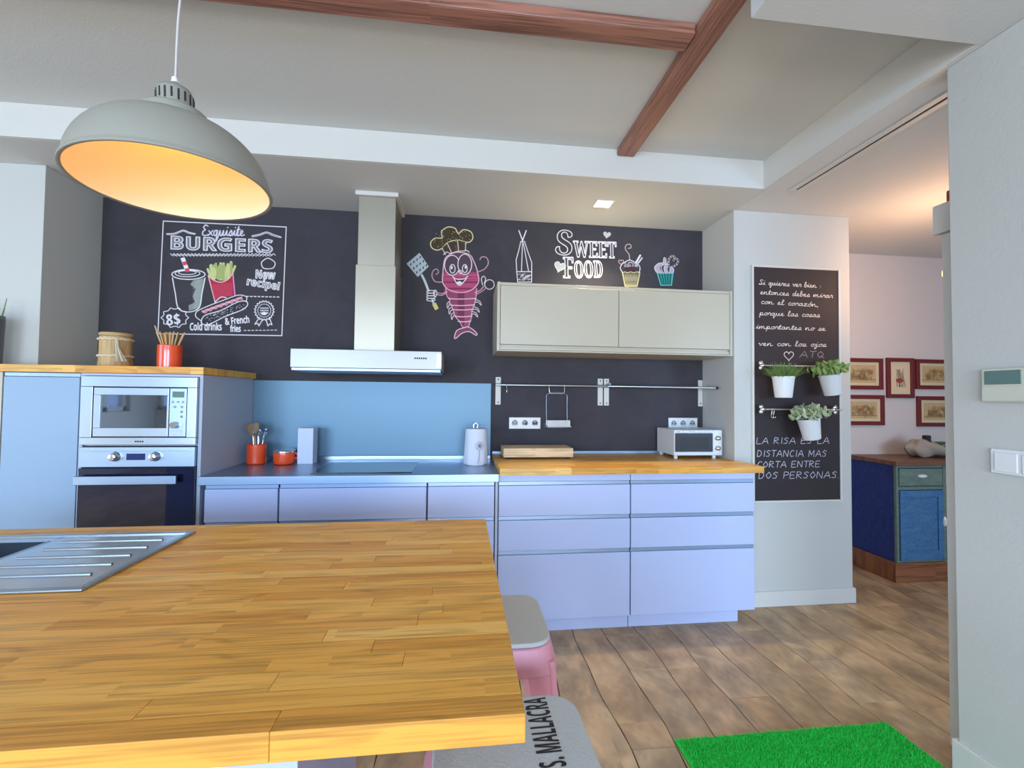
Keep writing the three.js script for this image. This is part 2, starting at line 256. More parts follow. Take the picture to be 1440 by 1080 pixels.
  fill(zA, [[497, 525], [545, 565], [610, 580], [665, 555], [705, 505], [722, 690], [640, 700], [555, 750]], '#b23048', false);
  line(zA, [[497, 525], [545, 565], [610, 580], [665, 555], [705, 505]], '#f0c0c8', 3.4); line(zA, [[497, 525], [555, 750]], '#f0c0c8', 3.4); line(zA, [[705, 505], [722, 690]], '#e9a0d8', 3.4);
  for (let i = 0; i < 14; i++) line(zA, [[520 + i * 2, 600 + i * 9], [700, 590 + i * 8]], 'rgba(214,90,110,0.6)', 2, false);
  fill(zA, [[390, 850], [450, 790], [600, 740], [760, 685], [830, 710], [825, 780], [700, 860], [520, 935], [430, 915]], '#3a383f');
  line(zA, [[435, 905], [392, 870], [405, 825], [500, 780], [620, 735], [750, 690], [820, 705], [815, 745]], WH, 3); line(zA, [[555, 750], [600, 708], [650, 712]], WH, 3);
  line(zA, Array.from({ length: 16 }, (_, i) => [450 + i * 22, 832 - i * 8 + (i % 2 ? 9 : -5)]), '#d58a9c', 8); line(zA, Array.from({ length: 16 }, (_, i) => [452 + i * 22, 826 - i * 8 + (i % 2 ? -6 : 7)]), '#f0d0d6', 2.2);
  line(zA, [[438, 920], [470, 860], [600, 820], [740, 750], [815, 742], [828, 775], [780, 815], [640, 870], [520, 930], [470, 940]], WH, 3.2, true, true);
  for (let i = 0; i < 80; i++) { const t = r(), p = zA([470 + t * 330 + r() * 10, 890 - t * 110 + (r() - 0.5) * 55]); x.fillStyle = WH; x.fillRect(p[0], p[1], 2, 2); }
  line(zA, [[960, 460], [945, 420], [965, 395], [1000, 378], [1045, 400], [1062, 425], [1045, 460], [1000, 468]], WH, 3.2, true, true);
  text(zA, 'New', [890, 545], [1060, 555], 70, 'bold #px sans-serif', { stroke: WH, w: 2.6 }); text(zA, 'recipe!', [815, 602], [1098, 648], 66, 'bold #px sans-serif', { stroke: WH, w: 2.6 });
  x.setLineDash([6, 6]); line(zA, [[820, 700], [1100, 706]], WH, 3.4, false); line(zA, [[800, 988], [1085, 985]], WH, 2.6, false); x.setLineDash([]);
  line(zA, Array.from({ length: 40 }, (_, i) => { const a = i / 40 * 6.2832, k = 72 + (i % 2) * 12; return [970 + Math.cos(a) * k, 820 + Math.sin(a) * k]; }), WH, 3, true, true); line(zA, ell(970, 820, 55, 55), WH, 2, true, true);
  for (let i = 0; i < 3; i++) line(zA, Array.from({ length: 8 }, (_, k) => [935 + k * 10, 795 + i * 20 + (k % 2) * 9]), WH, 2.4, false); fill(zA, ell(968, 845, 26, 14), WH);
  line(zA, [[925, 885], [890, 935], [915, 928], [925, 950], [955, 895]], WH, 3, false); line(zA, [[985, 895], [1000, 950], [1015, 932], [1035, 940], [1015, 885]], WH, 3, false);
  line(zA, Array.from({ length: 30 }, (_, i) => { const a = i / 30 * 6.2832, k = 1 + (i % 3 === 0 ? 0.16 : 0); return [215 + Math.cos(a) * 100 * k, 880 + Math.sin(a) * 74 * k]; }), WH, 2.8, true, true);
  text(zA, '8$', [142, 945], [268, 935], 92, 'bold #px sans-serif', { fill: '#e4e2e6' });
  text(zA, 'Cold drinks', [340, 985], [612, 985], 60, '#px sans-serif', { fill: WH, stroke: WH, w: 1.2 }); text(zA, '& French', [640, 940], [848, 920], 56, '#px sans-serif', { fill: WH, stroke: WH, w: 1.2 }); text(zA, 'fries', [682, 998], [772, 998], 52, '#px sans-serif', { fill: WH, stroke: WH, w: 1.2 });
  // --- shrimp cook
  const hat = [[370, 265], [325, 280], [282, 258], [275, 215], [310, 180], [368, 176], [366, 122], [420, 86], [480, 97], [507, 140], [552, 108], [612, 126], [630, 175], [606, 210], [570, 212], [500, 196], [420, 216]];
  fill(zB, hat, '#4a4030'); line(zB, hat, '#e8dfa6', 3.6, true, true); fill(zB, [[370, 265], [420, 216], [500, 196], [570, 212], [565, 290], [440, 306]], '#4a3d36', false);
  for (const [a, b] of [[370, 265], [415, 225], [500, 197], [570, 212]].map((p, i) => [p, [[400, 318], [450, 302], [510, 290], [566, 290]][i]])) line(zB, [a, b], '#ecd9c6', 3, false);
  line(zB, [[382, 318], [410, 296], [440, 308], [500, 290], [545, 288], [575, 282], [600, 298]], '#ecdccc', 3.2);
  for (let i = 0; i < 70; i++) { const q = [285 + r() * 335, 95 + r() * 190]; if ((q[0] - 455) ** 2 / 170 ** 2 + (q[1] - 190) ** 2 / 95 ** 2 < 1) { const p = zB(q); x.fillStyle = '#e5d79c'; x.fillRect(p[0], p[1], 2.2, 2.2); } }
  const seg = [[400, 600], [412, 670], [435, 690], [432, 725], [448, 745], [465, 790], [485, 845], [520, 885], [548, 932], [590, 930], [605, 885], [620, 842], [622, 795], [640, 745], [655, 690], [660, 600]];
  fill(zB, seg, '#7d3a55'); clipTo(zB, seg, () => { for (let i = 0; i < 60; i++) line(zB, [[400, 610 + i * 5.6], [500, 612 + i * 5.6]], 'rgba(190,92,130,0.55)', 2, false); for (let i = 0; i < 60; i++) line(zB, [[560, 610 + i * 5.6], [670, 612 + i * 5.6]], 'rgba(205,110,145,0.55)', 2, false); });
  line(zB, seg, PK, 2.8); for (const [a, b, y] of [[425, 657, 690], [440, 645, 745], [460, 632, 782], [478, 622, 840], [505, 612, 882]]) line(zB, [[a, y], [(a + b) / 2, y + 3], [b, y - 3]], '#f0d4de', 3.2);
  for (const [a, b] of [[435, 725], [450, 775], [470, 820]]) line(zB, [[a, b - 12], [a - 22, b + 5], [a - 18, b + 45], [a - 4, b + 14], [a + 8, b + 8]], '#efd6de', 2.8);
  for (const [a, b] of [[648, 705], [632, 765], [618, 805]]) line(zB, [[a, b - 8], [a + 38, b + 5], [a + 52, b + 40], [a + 24, b + 14], [a - 4, b + 18]], '#efd6de', 2.8);
  const tail = [[555, 935], [495, 958], [474, 1018], [490, 1022], [540, 980], [600, 968], [655, 998], [664, 985], [630, 950], [588, 928]]; fill(zB, tail, '#8a4a66'); line(zB, tail, '#efd6de', 3, true, true);
  const head = [[392, 360], [376, 480], [376, 555], [420, 610], [500, 636], [585, 630], [650, 592], [680, 540], [668, 460], [640, 380], [600, 318], [500, 298], [432, 320]];
  fill(zB, head, '#6b3a52'); clipTo(zB, head, () => { for (let i = 0; i < 34; i++) line(zB, [[370, 470 + i * 5.4 + (r() - 0.5) * 4], [690, 470 + i * 5.4]], r() < 0.5 ? 'rgba(216,96,140,0.75)' : 'rgba(160,50,90,0.7)', 2.4, false); fill(zB, [[370, 290], [690, 290], [690, 465], [370, 465]], '#5b4452', false); });
  line(zB, head, '#f0c4d4', 3.4, true, true);
  for (const e of [ell(455, 408, 64, 84), ell(562, 400, 58, 86)]) { fill(zB, e, '#574650'); line(zB, e, '#f2e4ec', 3.2, true, true); }
  for (const e of [ell(458, 438, 22, 36), ell(562, 436, 20, 34)]) { line(zB, e, '#f4f0f4', 3, true, true); } for (const e of [ell(452, 428, 8, 14), ell(568, 424, 8, 14)]) fill(zB, e, '#f4f0f4');
  line(zB, ell(525, 465, 13, 14), '#f2e4ec', 2.6, true, true); fill(zB, [[462, 508], [515, 524], [582, 508], [516, 576]], '#4a2c3c'); line(zB, [[458, 503], [485, 522], [520, 527], [560, 520], [586, 502]], '#f6eef2', 3.4); line(zB, [[470, 520], [516, 578], [575, 520]], '#f6eef2', 3.2); fill(zB, ell(516, 556, 22, 14), '#efe3ea');
  line(zB, [[368, 550], [312, 545], [285, 500], [295, 455], [325, 440], [340, 468], [318, 486]], '#c79aa6', 3.6); line(zB, [[670, 465], [728, 440], [760, 392], [746, 345], [705, 338], [690, 360]], '#cf9fac', 3.6);
  fill(zB, [[70, 395], [180, 302], [258, 418], [165, 508]], '#b9c6cc', false); for (let i = 0; i < 3; i++) for (let k = 0; k < 4; k++) { const b = [105 + k * 27 + i * 26, 400 - k * 20 + i * 34]; fill(zB, ell(b[0], b[1], 5.5, 11, 0.3), '#3c4248'); }
  line(zB, [[200, 492], [228, 550], [255, 622]], '#c9d4d8', 8); line(zB, [[288, 700], [300, 735]], '#c9d4d8', 7); fill(zB, [[286, 738], [318, 722], [342, 772], [312, 788]], '#d9cf7e', false);
  line(zB, [[330, 655], [370, 660], [412, 632]], '#e3a9bb', 3.4); line(zB, [[330, 640], [375, 645], [408, 626]], '#e3a9bb', 2.6);
  for (let i = 0; i < 4; i++) line(zB, ell(276, 632 + i * 22, 36, 12), '#f0ecf0', 2.8, true, true); line(zB, ell(312, 645, 14, 28), '#f0ecf0', 2.8, true, true);
  line(zB, [[645, 640], [690, 620], [722, 585]], '#e3a9bb', 3.4); line(zB, [[655, 655], [700, 632], [735, 605]], '#e3a9bb', 2.8); line(zB, ell(770, 570, 40, 40), '#efe0e8', 3, true, true); line(zB, [[712, 575], [702, 525], [718, 500], [738, 520], [726, 560]], '#efe0e8', 3);
  // --- bottle, lettering, cupcakes
  line(zB, [[1018, 116], [1054, 212]], WH, 4, false); line(zB, [[1080, 116], [1044, 212]], WH, 4, false);
  line(zB, [[1035, 205], [1018, 280], [995, 362], [1000, 460], [1008, 550], [1125, 550], [1127, 385], [1092, 290], [1065, 205]], WH, 3, false); line(zB, [[1048, 222], [1040, 460]], WH, 3, false); line(zB, [[1056, 222], [1100, 460]], WH, 3, false);
  line(zB, [[1000, 462], [1128, 462]], WH, 3, false); for (let i = 0; i < 34; i++) { const a = 1004 + r() * 100, b = 475 + r() * 60; line(zB, [[a, b + 10], [a + 22, b]], 'rgba(225,220,232,0.8)', 2, false); }
  text(zC, 'S', [128, 305], [300, 325], 230, 'bold #px serif', { stroke: WH, w: 3 }); text(zC, 'WEET', [305, 335], [700, 345], 148, 'bold #px serif', { stroke: WH, w: 3 });
  text(zC, 'F', [208, 525], [310, 527], 190, 'bold #px serif', { stroke: WH, w: 3 }); text(zC, 'OOD', [312, 526], [580, 520], 152, 'bold #px serif', { stroke: WH, w: 3 });
  const heart = (map, cx, cy, s, rot = 0) => Array.from({ length: 26 }, (_, i) => { const t = i / 26 * 6.2832, a = s * 16 * Math.sin(t) ** 3 / 16, b = -s * (13 * Math.cos(t) - 5 * Math.cos(2 * t) - 2 * Math.cos(3 * t) - Math.cos(4 * t)) / 16; return [cx + a * Math.cos(rot) - b * Math.sin(rot), cy + a * Math.sin(rot) + b * Math.cos(rot)]; });
  fill(zC, heart(zC, 612, 132, 36, 0.15), '#c9c6ca'); fill(zC, heart(zC, 178, 425, 52, 0.3), '#b9beba'); line(zC, heart(zC, 178, 425, 52, 0.3), WH, 2, true, true);
  line(zC, [[755, 482], [780, 605], [890, 605], [915, 482]], '#d8cf9a', 4, false); for (let i = 0; i < 9; i++) { line(zC, [[765 + i * 15, 490], [775 + i * 12 + 20, 600]], '#b9b284', 2, false); line(zC, [[900 - i * 15, 490], [885 - i * 12, 600]], '#b9b284', 2, false); }
  line(zC, [[758, 480], [780, 474], [800, 482], [830, 474], [860, 482], [885, 474], [915, 482]], '#d8cf9a', 3); line(zC, [[755, 478], [735, 440], [748, 405], [775, 385], [820, 364], [870, 385], [912, 420], [915, 460], [905, 478]], WH, 3);
  for (let i = 0; i < 90; i++) { const p = zC([770 + r() * 125, 378 + r() * 45]); x.fillStyle = '#cdc6d6'; x.fillRect(p[0], p[1], 2, 3); }
  fill(zC, ell(830, 452, 60, 18), '#4d3038'); line(zC, [[820, 362], [816, 315], [782, 265], [790, 226], [825, 220], [834, 250], [808, 258]], '#d8c8cc', 2.8);
  line(zC, [[880, 388], [918, 322]], WH, 7, false); line(zC, [[900, 392], [936, 345]], WH, 5, false); line(zC, heart(zC, 742, 382, 24), '#dcb8c4', 2.6, true, true);
  fill(zC, [[1075, 485], [1108, 596], [1206, 596], [1220, 485]], '#2f8f8a', false); for (let i = 0; i < 5; i++) line(zC, [[1092 + i * 26, 488], [1117 + i * 19, 590]], '#1f4a4c', 3.5, false); line(zC, [[1075, 485], [1108, 596], [1206, 596], [1220, 485]], '#6fd0c8', 3, false, true);
  fill(zC, [[1070, 478], [1052, 430], [1085, 398], [1130, 390], [1138, 350], [1152, 362], [1146, 398], [1108, 420], [1100, 445], [1122, 482]], '#b9a8b6'); fill(zC, [[1150, 478], [1140, 430], [1172, 390], [1178, 420], [1170, 450], [1182, 482]], '#b9a8b6'); fill(zC, [[1192, 480], [1196, 430], [1224, 450], [1222, 482]], '#a9a6c6');
  line(zC, [[1070, 480], [1050, 435], [1085, 396], [1128, 388], [1136, 345], [1155, 352], [1152, 395], [1118, 418], [1112, 445], [1132, 484]], WH, 2.4); line(zC, [[1148, 482], [1138, 430], [1178, 380]], WH, 2.4); line(zC, [[1190, 482], [1198, 425], [1226, 450], [1222, 484]], WH, 2.4);
  line(zC, [[1178, 425], [1182, 360], [1210, 328], [1236, 340], [1226, 368]], '#e6dce2', 7); line(zC, [[1218, 425], [1250, 408], [1268, 368], [1248, 350]], '#e6dce2', 7); x.setLineDash([4, 7]); line(zC, [[1178, 425], [1182, 360], [1210, 328], [1236, 340], [1226, 368]], '#5a4550', 5); line(zC, [[1218, 425], [1250, 408], [1268, 368], [1248, 350]], '#5a4550', 5); x.setLineDash([]);
  return c;
})();
// single-stroke handwriting: each letter [advance, stroke, stroke ...], x-height 1
function script(x, map, str, a, b, xh, col, lw) {
  const G = { i: [.5, [[0, .1], [.2, .95], [.25, .15], [.5, .1]], [[.25, 1.5], [.28, 1.52]]], u: [.9, [[0, .2], [.12, .95], [.2, .15], [.42, .05], [.6, .95], [.66, .1], [.9, .15]]], e: [.65, [[0, .15], [.35, .6], [.3, .98], [.1, .8], [.12, .2], [.35, .02], [.65, .2]]],
    r: [.6, [[0, .1], [.15, .95], [.25, 1.1], [.3, .85], [.5, .85], [.45, .15], [.6, .1]]], s: [.6, [[0, .1], [.3, 1], [.45, .45], [.35, .02], [.1, .1], [.6, .12]]], v: [.7, [[0, .8], [.12, .95], [.3, .05], [.55, .95], [.7, .85]]],
    b: [.7, [[0, .15], [.3, 1.5], [.2, 2], [.08, 1.6], [.12, .1], [.4, .05], [.5, .6], [.35, .85], [.5, .75], [.7, .7]]], n: [.9, [[0, .2], [.08, .95], [.12, .05], [.2, .6], [.4, .98], [.5, .7], [.52, .1], [.7, .05], [.9, .2]]],
    m: [1.25, [[0, .2], [.08, .95], [.12, .05], [.2, .6], [.38, .98], [.46, .7], [.47, .05], [.55, .6], [.73, .98], [.82, .7], [.84, .1], [1, .05], [1.25, .2]]], t: [.5, [[0, .1], [.22, 1.7], [.2, .15], [.35, .02], [.5, .15]], [[.02, 1.1], [.45, 1.18]]],
    o: [.7, [[.35, .95], [.1, .7], [.12, .15], [.35, .02], [.52, .35], [.45, .85], [.3, .95], [.7, .85]]], 'ó': [.7, [[.35, .95], [.1, .7], [.12, .15], [.35, .02], [.52, .35], [.45, .85], [.3, .95], [.7, .85]], [[.35, 1.3], [.55, 1.7]]],
    c: [.6, [[.5, .8], [.3, 1], [.08, .6], [.15, .1], [.35, .02], [.6, .15]]], d: [.8, [[.5, .85], [.3, 1], [.08, .6], [.15, .08], [.4, .1], [.55, 1], [.58, 2], [.57, .2], [.8, .1]]], a: [.8, [[.5, .8], [.3, 1], [.08, .6], [.15, .08], [.4, .12], [.55, .95], [.55, .15], [.8, .1]]],
    l: [.5, [[0, .15], [.3, 1.5], [.2, 2], [.08, 1.6], [.12, .2], [.3, .02], [.5, .15]]], z: [.7, [[.05, .9], [.5, .95], [.08, .05], [.7, .08]]], p: [.8, [[0, .2], [.15, .95], [.08, -.9], [.15, .6], [.4, .98], [.55, .5], [.4, .05], [.15, .1], [.8, .1]]],
    q: [.8, [[.5, .8], [.3, 1], [.08, .6], [.15, .08], [.4, .12], [.55, .95], [.5, -.9], [.65, -.6], [.8, .15]]], j: [.5, [[0, .1], [.25, .95], [.22, -.7], [.05, -.9], [.02, -.5], [.5, .15]], [[.28, 1.5], [.3, 1.52]]], x: [.7, [[.02, .9], [.3, .5], [.6, .05]], [[.6, .95], [.3, .5], [.02, .05]]],
    S: [.95, [[.75, 1.6], [.5, 1.95], [.2, 1.6], [.5, 1], [.62, .4], [.3, .02], [.05, .3], [.95, .15]]], E: [.95, [[.75, 1.75], [.4, 1.95], [.15, 1.5], [.45, 1.1], [.15, .8], [.15, .2], [.5, .02], [.95, .2]]],
    A: [1.1, [[.05, 0], [.5, 1.4], [.95, 0]], [[.2, .5], [.8, .5]]], L: [.9, [[.1, 1.4], [.1, 0], [.75, 0]]], R: [1, [[.1, 0], [.1, 1.4], [.6, 1.3], [.65, .9], [.15, .7], [.8, 0]]], I: [.5, [[.25, 1.4], [.25, 0]]], U: [1, [[.1, 1.4], [.1, .2], [.45, 0], [.8, .2], [.8, 1.4]]],
    Z: [.9, [[.1, 1.4], [.75, 1.4], [.1, 0], [.8, 0]]], 2: [.9, [[.1, 1.1], [.45, 1.4], [.7, 1], [.1, 0], [.8, .05]]], D: [1, [[.1, 0], [.1, 1.4], [.6, 1.2], [.75, .6], [.5, .05], [.1, 0]]], T: [.9, [[.05, 1.4], [.8, 1.4]], [[.42, 1.4], [.42, 0]]], N: [1.05, [[.1, 0], [.1, 1.4], [.8, 0], [.8, 1.4]]], C: [.95, [[.75, 1.25], [.4, 1.4], [.1, .7], [.35, .02], [.75, .15]]],
    M: [1.2, [[.1, 0], [.15, 1.4], [.5, .4], [.9, 1.4], [.95, 0]]], O: [1, [[.45, 1.4], [.1, .7], [.45, 0], [.8, .7], [.45, 1.4]]], P: [.9, [[.1, 0], [.1, 1.4], [.65, 1.3], [.65, .8], [.1, .65]]], Q: [1.05, [[.45, 1.4], [.1, .7], [.45, 0], [.8, .7], [.45, 1.4]], [[.5, .4], [.95, -.1]]], 3: [.95, [[.7, 1.4], [.1, 1.35], [.1, 0], [.75, .02]], [[.1, .7], [.6, .72]]], 5: [.9, [[.7, 1.2], [.4, 1.4], [.12, 1.05], [.6, .6], [.5, .05], [.08, .12]]],
    ',': [.4, [[.15, .1], [.1, -.3]]], '.': [.35, [[.12, .05], [.15, .05]]], ':': [.4, [[.15, .1], [.17, .1]], [[.15, .8], [.17, .8]]], ' ': [.65] };
  let W = 0; for (const ch of str) W += (G[ch] ?? G[' '])[0];
  let p = 0; x.strokeStyle = col; x.lineWidth = lw; x.lineCap = x.lineJoin = 'round';
  const k = 1 / W;
  for (const ch of str) {
    const g = G[ch] ?? G[' '];
    for (const s of g.slice(1)) {
      const q = s.map(([gx, gy]) => { const t = (p + gx + gy * 0.1) * k; return map([a[0] + (b[0] - a[0]) * t, a[1] + (b[1] - a[1]) * t - gy * xh]); }), n = q.length, at_ = (i) => q[Math.max(0, Math.min(n - 1, i))];
      const hard = /[A-Z35]/.test(ch) && ch !== 'S' && ch !== 'E';
      x.beginPath(); x.moveTo(...q[0]);
      for (let i = 0; i < n - 1; i++) { const p0 = at_(i - 1), p1 = at_(i), p2 = at_(i + 1), p3 = at_(i + 2), w = hard ? 14 : 6; x.bezierCurveTo(p1[0] + (p2[0] - p0[0]) / w, p1[1] + (p2[1] - p0[1]) / w, p2[0] - (p3[0] - p1[0]) / w, p2[1] - (p3[1] - p1[1]) / w, ...p2); }
      x.stroke();
    }
    p += g[0];
  }
}
function planeXY(x0, x1, y0, y1, z, t = 0.002) { const g = new THREE.BoxGeometry(x1 - x0, y1 - y0, t); g.translate((x0 + x1) / 2, (y0 + y1) / 2, z + t / 2); return g; }
{
  const w = group('wall_back', [1.1, 0, 0], 'dark chalkboard wall with chalk drawings', 'wall', { kind: 'structure' });
  part('masonry', bx(XL - 0.02, XR, 0, CEIL, -0.12, 0, 0), M.wall, w);
  part('chalkboard', planeXY(BX0, BX1, BY0, BY1, 0.0005, 0.0025), mat([1, 1, 1], 0.8, 0, { map: tex(chalk), specularIntensity: 0.5 }), w, 'dark chalkboard paint with chalk drawings and lettering');
}

// ------------------------------------------------------------------ tall oven housing with its wooden top
const woodBar = (name, x0, x1, y0, y1, z0, z1, parent, n, rows, seed) => {   // laminated staves, each its own piece
  const r = rng(seed), d = (z1 - z0) / rows;
  for (let k = 0; k < rows; k++) { let x = x0 - r() * 0.3; while (x < x1 - 0.001) { const L = n * (0.7 + r() * 0.7), a = Math.max(x, x0); let b = Math.min(x + L, x1); if (x1 - b < 0.06) b = x1; if (b - a > 0.012) part(name, bx(a + 0.0001, b - 0.0001, y0, y1 - r() * 0.0001, z0 + k * d + 0.00008, z0 + (k + 1) * d - 0.00008, k === rows - 1 || k === 0 ? 0.0008 : 0.0004, 'x', r() * 7, r() * 3), M.oak[Math.floor(r() * M.oak.length)], parent); x = b; } }
};
{
  const c = group('oven_cabinet', [-0.3, 0, 0.3], 'tall white oven housing tinted with blue daylight, under the high wooden shelf', 'cabinet');
  part('side_panel', bx(-0.018, 0, 0.0, 1.476, 0.005, 0.602, 0.001), M.cabPanel, c); part('side_panel', bx(-0.6, -0.582, 0.0, 1.476, 0.005, 0.598, 0.001), M.cabPanel, c);
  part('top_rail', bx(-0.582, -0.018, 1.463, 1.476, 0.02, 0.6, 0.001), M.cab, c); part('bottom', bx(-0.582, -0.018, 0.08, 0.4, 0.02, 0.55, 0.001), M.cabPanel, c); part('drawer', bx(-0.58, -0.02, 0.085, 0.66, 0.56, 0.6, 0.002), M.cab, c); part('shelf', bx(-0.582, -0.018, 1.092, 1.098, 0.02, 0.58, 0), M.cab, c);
  const f = group('fridge_cabinet', [-0.78, 0, 0.3], 'tall white cabinet with plain door tinted with blue daylight, beside the oven housing', 'cabinet');
  part('carcass', bx(-0.962, -0.603, 0.08, 1.476, 0.43, 0.575, 0.001), M.cabPanel, f); part('door', bx(-0.958, -0.604, 0.085, 1.452, 0.58, 0.6, 0.002), mat([0.28, 0.40, 0.54], 0.5, 0, { bumpMap: bumpWall, bumpScale: 0.0006 }), f); part('handle_rail', bx(-0.958, -0.604, 1.455, 1.474, 0.575, 0.596, 0.001), M.alu, f, 'aluminium grip strip'); part('plinth', bx(-0.962, -0.603, 0, 0.08, 0.43, 0.55, 0), M.cab, f);  // white door too, its colour carries the blue daylight cast
  single('filler_panel', bx(-1.7, -0.966, 0, 1.476, 0.412, 0.598, 0.001), M.cream, 'narrow cream filler panel at the end of the tall cabinets', 'panel');
  const t = group('wooden_shelf_top', [-0.5, 1.477, 0.3], 'high oak top board over the oven housing holding canisters', 'board');
  woodBar('stave', XL + 0.004, 0.012, 1.477, 1.515, 0.004, 0.625, t, 0.42, 7, 3);
  part('stave', bx(-1.7, XL, 1.477, 1.515, 0.412, 0.625, 0.001, 'x', 3, 1), M.oak[4], t);
}
{
  const m = group('microwave', [-0.3, 1.1, 0.6], 'built-in stainless steel microwave above the oven', 'microwave'), Z = 0.6;
  part('body', bx(-0.57, -0.03, 1.101, 1.455, 0.2, Z - 0.002, 0), M.rubber, m);
  // wide steel surround, a frame round the recessed door
  part('surround', merge([bx(-0.581, -0.019, 1.405, 1.461, Z, Z + 0.022, 0.003), bx(-0.581, -0.019, 1.1, 1.14, Z, Z + 0.022, 0.003), bx(-0.581, -0.524, 1.14, 1.405, Z, Z + 0.022, 0.002), bx(-0.066, -0.019, 1.14, 1.405, Z, Z + 0.022, 0.002)]), M.steel, m);
  const d = part('door', merge([bx(-0.52, -0.157, 1.362, 1.401, Z, Z + 0.02, 0.002), bx(-0.52, -0.157, 1.144, 1.19, Z, Z + 0.02, 0.002), bx(-0.52, -0.487, 1.19, 1.362, Z, Z + 0.02, 0.001), bx(-0.166, -0.157, 1.19, 1.362, Z, Z + 0.02, 0.001)]), M.steel, m);
  part('window', bx(-0.487, -0.166, 1.19, 1.362, Z, Z + 0.014, 0), mat([0.2, 0.23, 0.28], 0.03, 0.9), d, 'dark reflective glass');
  const p = part('control_panel', bx(-0.153, -0.07, 1.144, 1.401, Z, Z + 0.02, 0.002), M.steelSoft, m);
  part('display', bx(-0.14, -0.082, 1.352, 1.384, Z + 0.02, Z + 0.0215, 0.0005), M.lcd, p); part('knob', cyl(0.019, 0.017, 0.022, 0, 0, 0).rotateX(Math.PI / 2).translate(-0.122, 1.206, Z + 0.02), M.chrome, p);
  for (const [a, b] of [[-0.137, 1.328], [-0.111, 1.328], [-0.087, 1.328], [-0.126, 1.302], [-0.092, 1.302], [-0.092, 1.276], [-0.092, 1.25]]) part('button', cyl(0.007, 0.006, 0.004, 0, 0, 0, 14).rotateX(Math.PI / 2).translate(a, b, Z + 0.02), M.chrome, p);
  part('door_button', bx(-0.145, -0.09, 1.155, 1.178, Z + 0.02, Z + 0.024, 0.001), M.steel, p);
  for (const a of [-0.314, -0.303, -0.292, -0.281]) part('lettering', bx(a, a + 0.008, 1.115, 1.123, Z + 0.022, Z + 0.0223, 0), M.rubber, m);
}
{
  const o = group('oven', [-0.3, 0.67, 0.6], 'built-in oven with black glass door under the microwave', 'oven'), Z = 0.6;
  part('body', bx(-0.575, -0.025, 0.67, 1.085, 0.1, Z - 0.002, 0), M.rubber, o);
  const p = part('control_panel', bx(-0.58, -0.02, 0.985, 1.09, Z, Z + 0.022, 0.003), M.steelSoft, o);
  part('trim_line', bx(-0.58, -0.02, 1.066, 1.07, Z + 0.022, Z + 0.024, 0.0005), M.steel, p);
  for (const a of [-0.405, -0.212]) part('knob', lathe([[0, 0.03], [0.016, 0.03], [0.02, 0.026], [0.022, 0.004], [0.026, 0], [0.026, -0.002]], 0, 0, 0, 24).rotateX(Math.PI / 2).translate(a, 1.04, Z + 0.022), M.chrome, p);
  part('display', bx(-0.352, -0.262, 1.022, 1.056, Z + 0.022, Z + 0.0235, 0.0005), M.darkBlue, p, 'small dark blue display');
  const d = part('door', bx(-0.58, -0.02, 0.672, 0.98, Z, Z + 0.02, 0.002), mat([0.006, 0.009, 0.035], 0.06, 0, { clearcoat: 0.5 }), o, 'black glass door');  // blue reflection put into the navy base colour of the black glass
  part('handle', merge([bx(-0.575, -0.088, 0.9, 0.944, Z + 0.045, Z + 0.06, 0.003), bx(-0.54, -0.52, 0.915, 0.935, Z + 0.02, Z + 0.047, 0.001), bx(-0.14, -0.12, 0.915, 0.935, Z + 0.02, Z + 0.047, 0.001)]), M.steelSoft, d);
}

// ------------------------------------------------------------------ base cabinets
function baseCabinet(x0, x1, rows, label, name, withTop) {
  const c = group(name, [(x0 + x1) / 2, 0, 0.3], label, 'cabinet');
  part('carcass', bx(x0 + 0.001, x1 - 0.001, 0.08, 0.88, 0.012, 0.565, 0), M.cabPanel, c);
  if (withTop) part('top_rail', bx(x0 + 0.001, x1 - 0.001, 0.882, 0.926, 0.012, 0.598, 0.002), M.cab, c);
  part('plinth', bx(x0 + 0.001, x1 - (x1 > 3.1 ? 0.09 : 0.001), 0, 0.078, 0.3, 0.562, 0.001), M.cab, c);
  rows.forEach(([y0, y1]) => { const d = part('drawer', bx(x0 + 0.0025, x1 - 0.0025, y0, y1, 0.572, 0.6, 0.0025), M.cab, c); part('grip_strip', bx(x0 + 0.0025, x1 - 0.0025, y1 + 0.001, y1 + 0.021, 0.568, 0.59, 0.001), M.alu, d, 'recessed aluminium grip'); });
}
const ROW3 = [[0.083, 0.458], [0.482, 0.658], [0.682, 0.859]];
baseCabinet(0.02, 0.398, ROW3, 'narrow pale drawer cabinet next to the oven housing', 'base_cabinet'); baseCabinet(0.402, 1.198, ROW3, 'wide pale drawer cabinet under the hob', 'base_cabinet'); baseCabinet(1.202, 1.585, ROW3, 'narrow pale drawer cabinet between hob and wooden counter', 'base_cabinet');
single('divider_panel', bx(1.588, 1.602, 0, 0.886, 0.012, 0.605, 0.001), M.cabPanel, 'thin upright panel between steel and wood counters', 'panel');
baseCabinet(1.606, 2.399, ROW3, 'white three-drawer cabinet tinted with blue daylight, under the cutting board', 'base_cabinet', true); baseCabinet(2.401, 3.198, ROW3, 'white three-drawer cabinet tinted with blue daylight, under the toaster oven', 'base_cabinet', true);
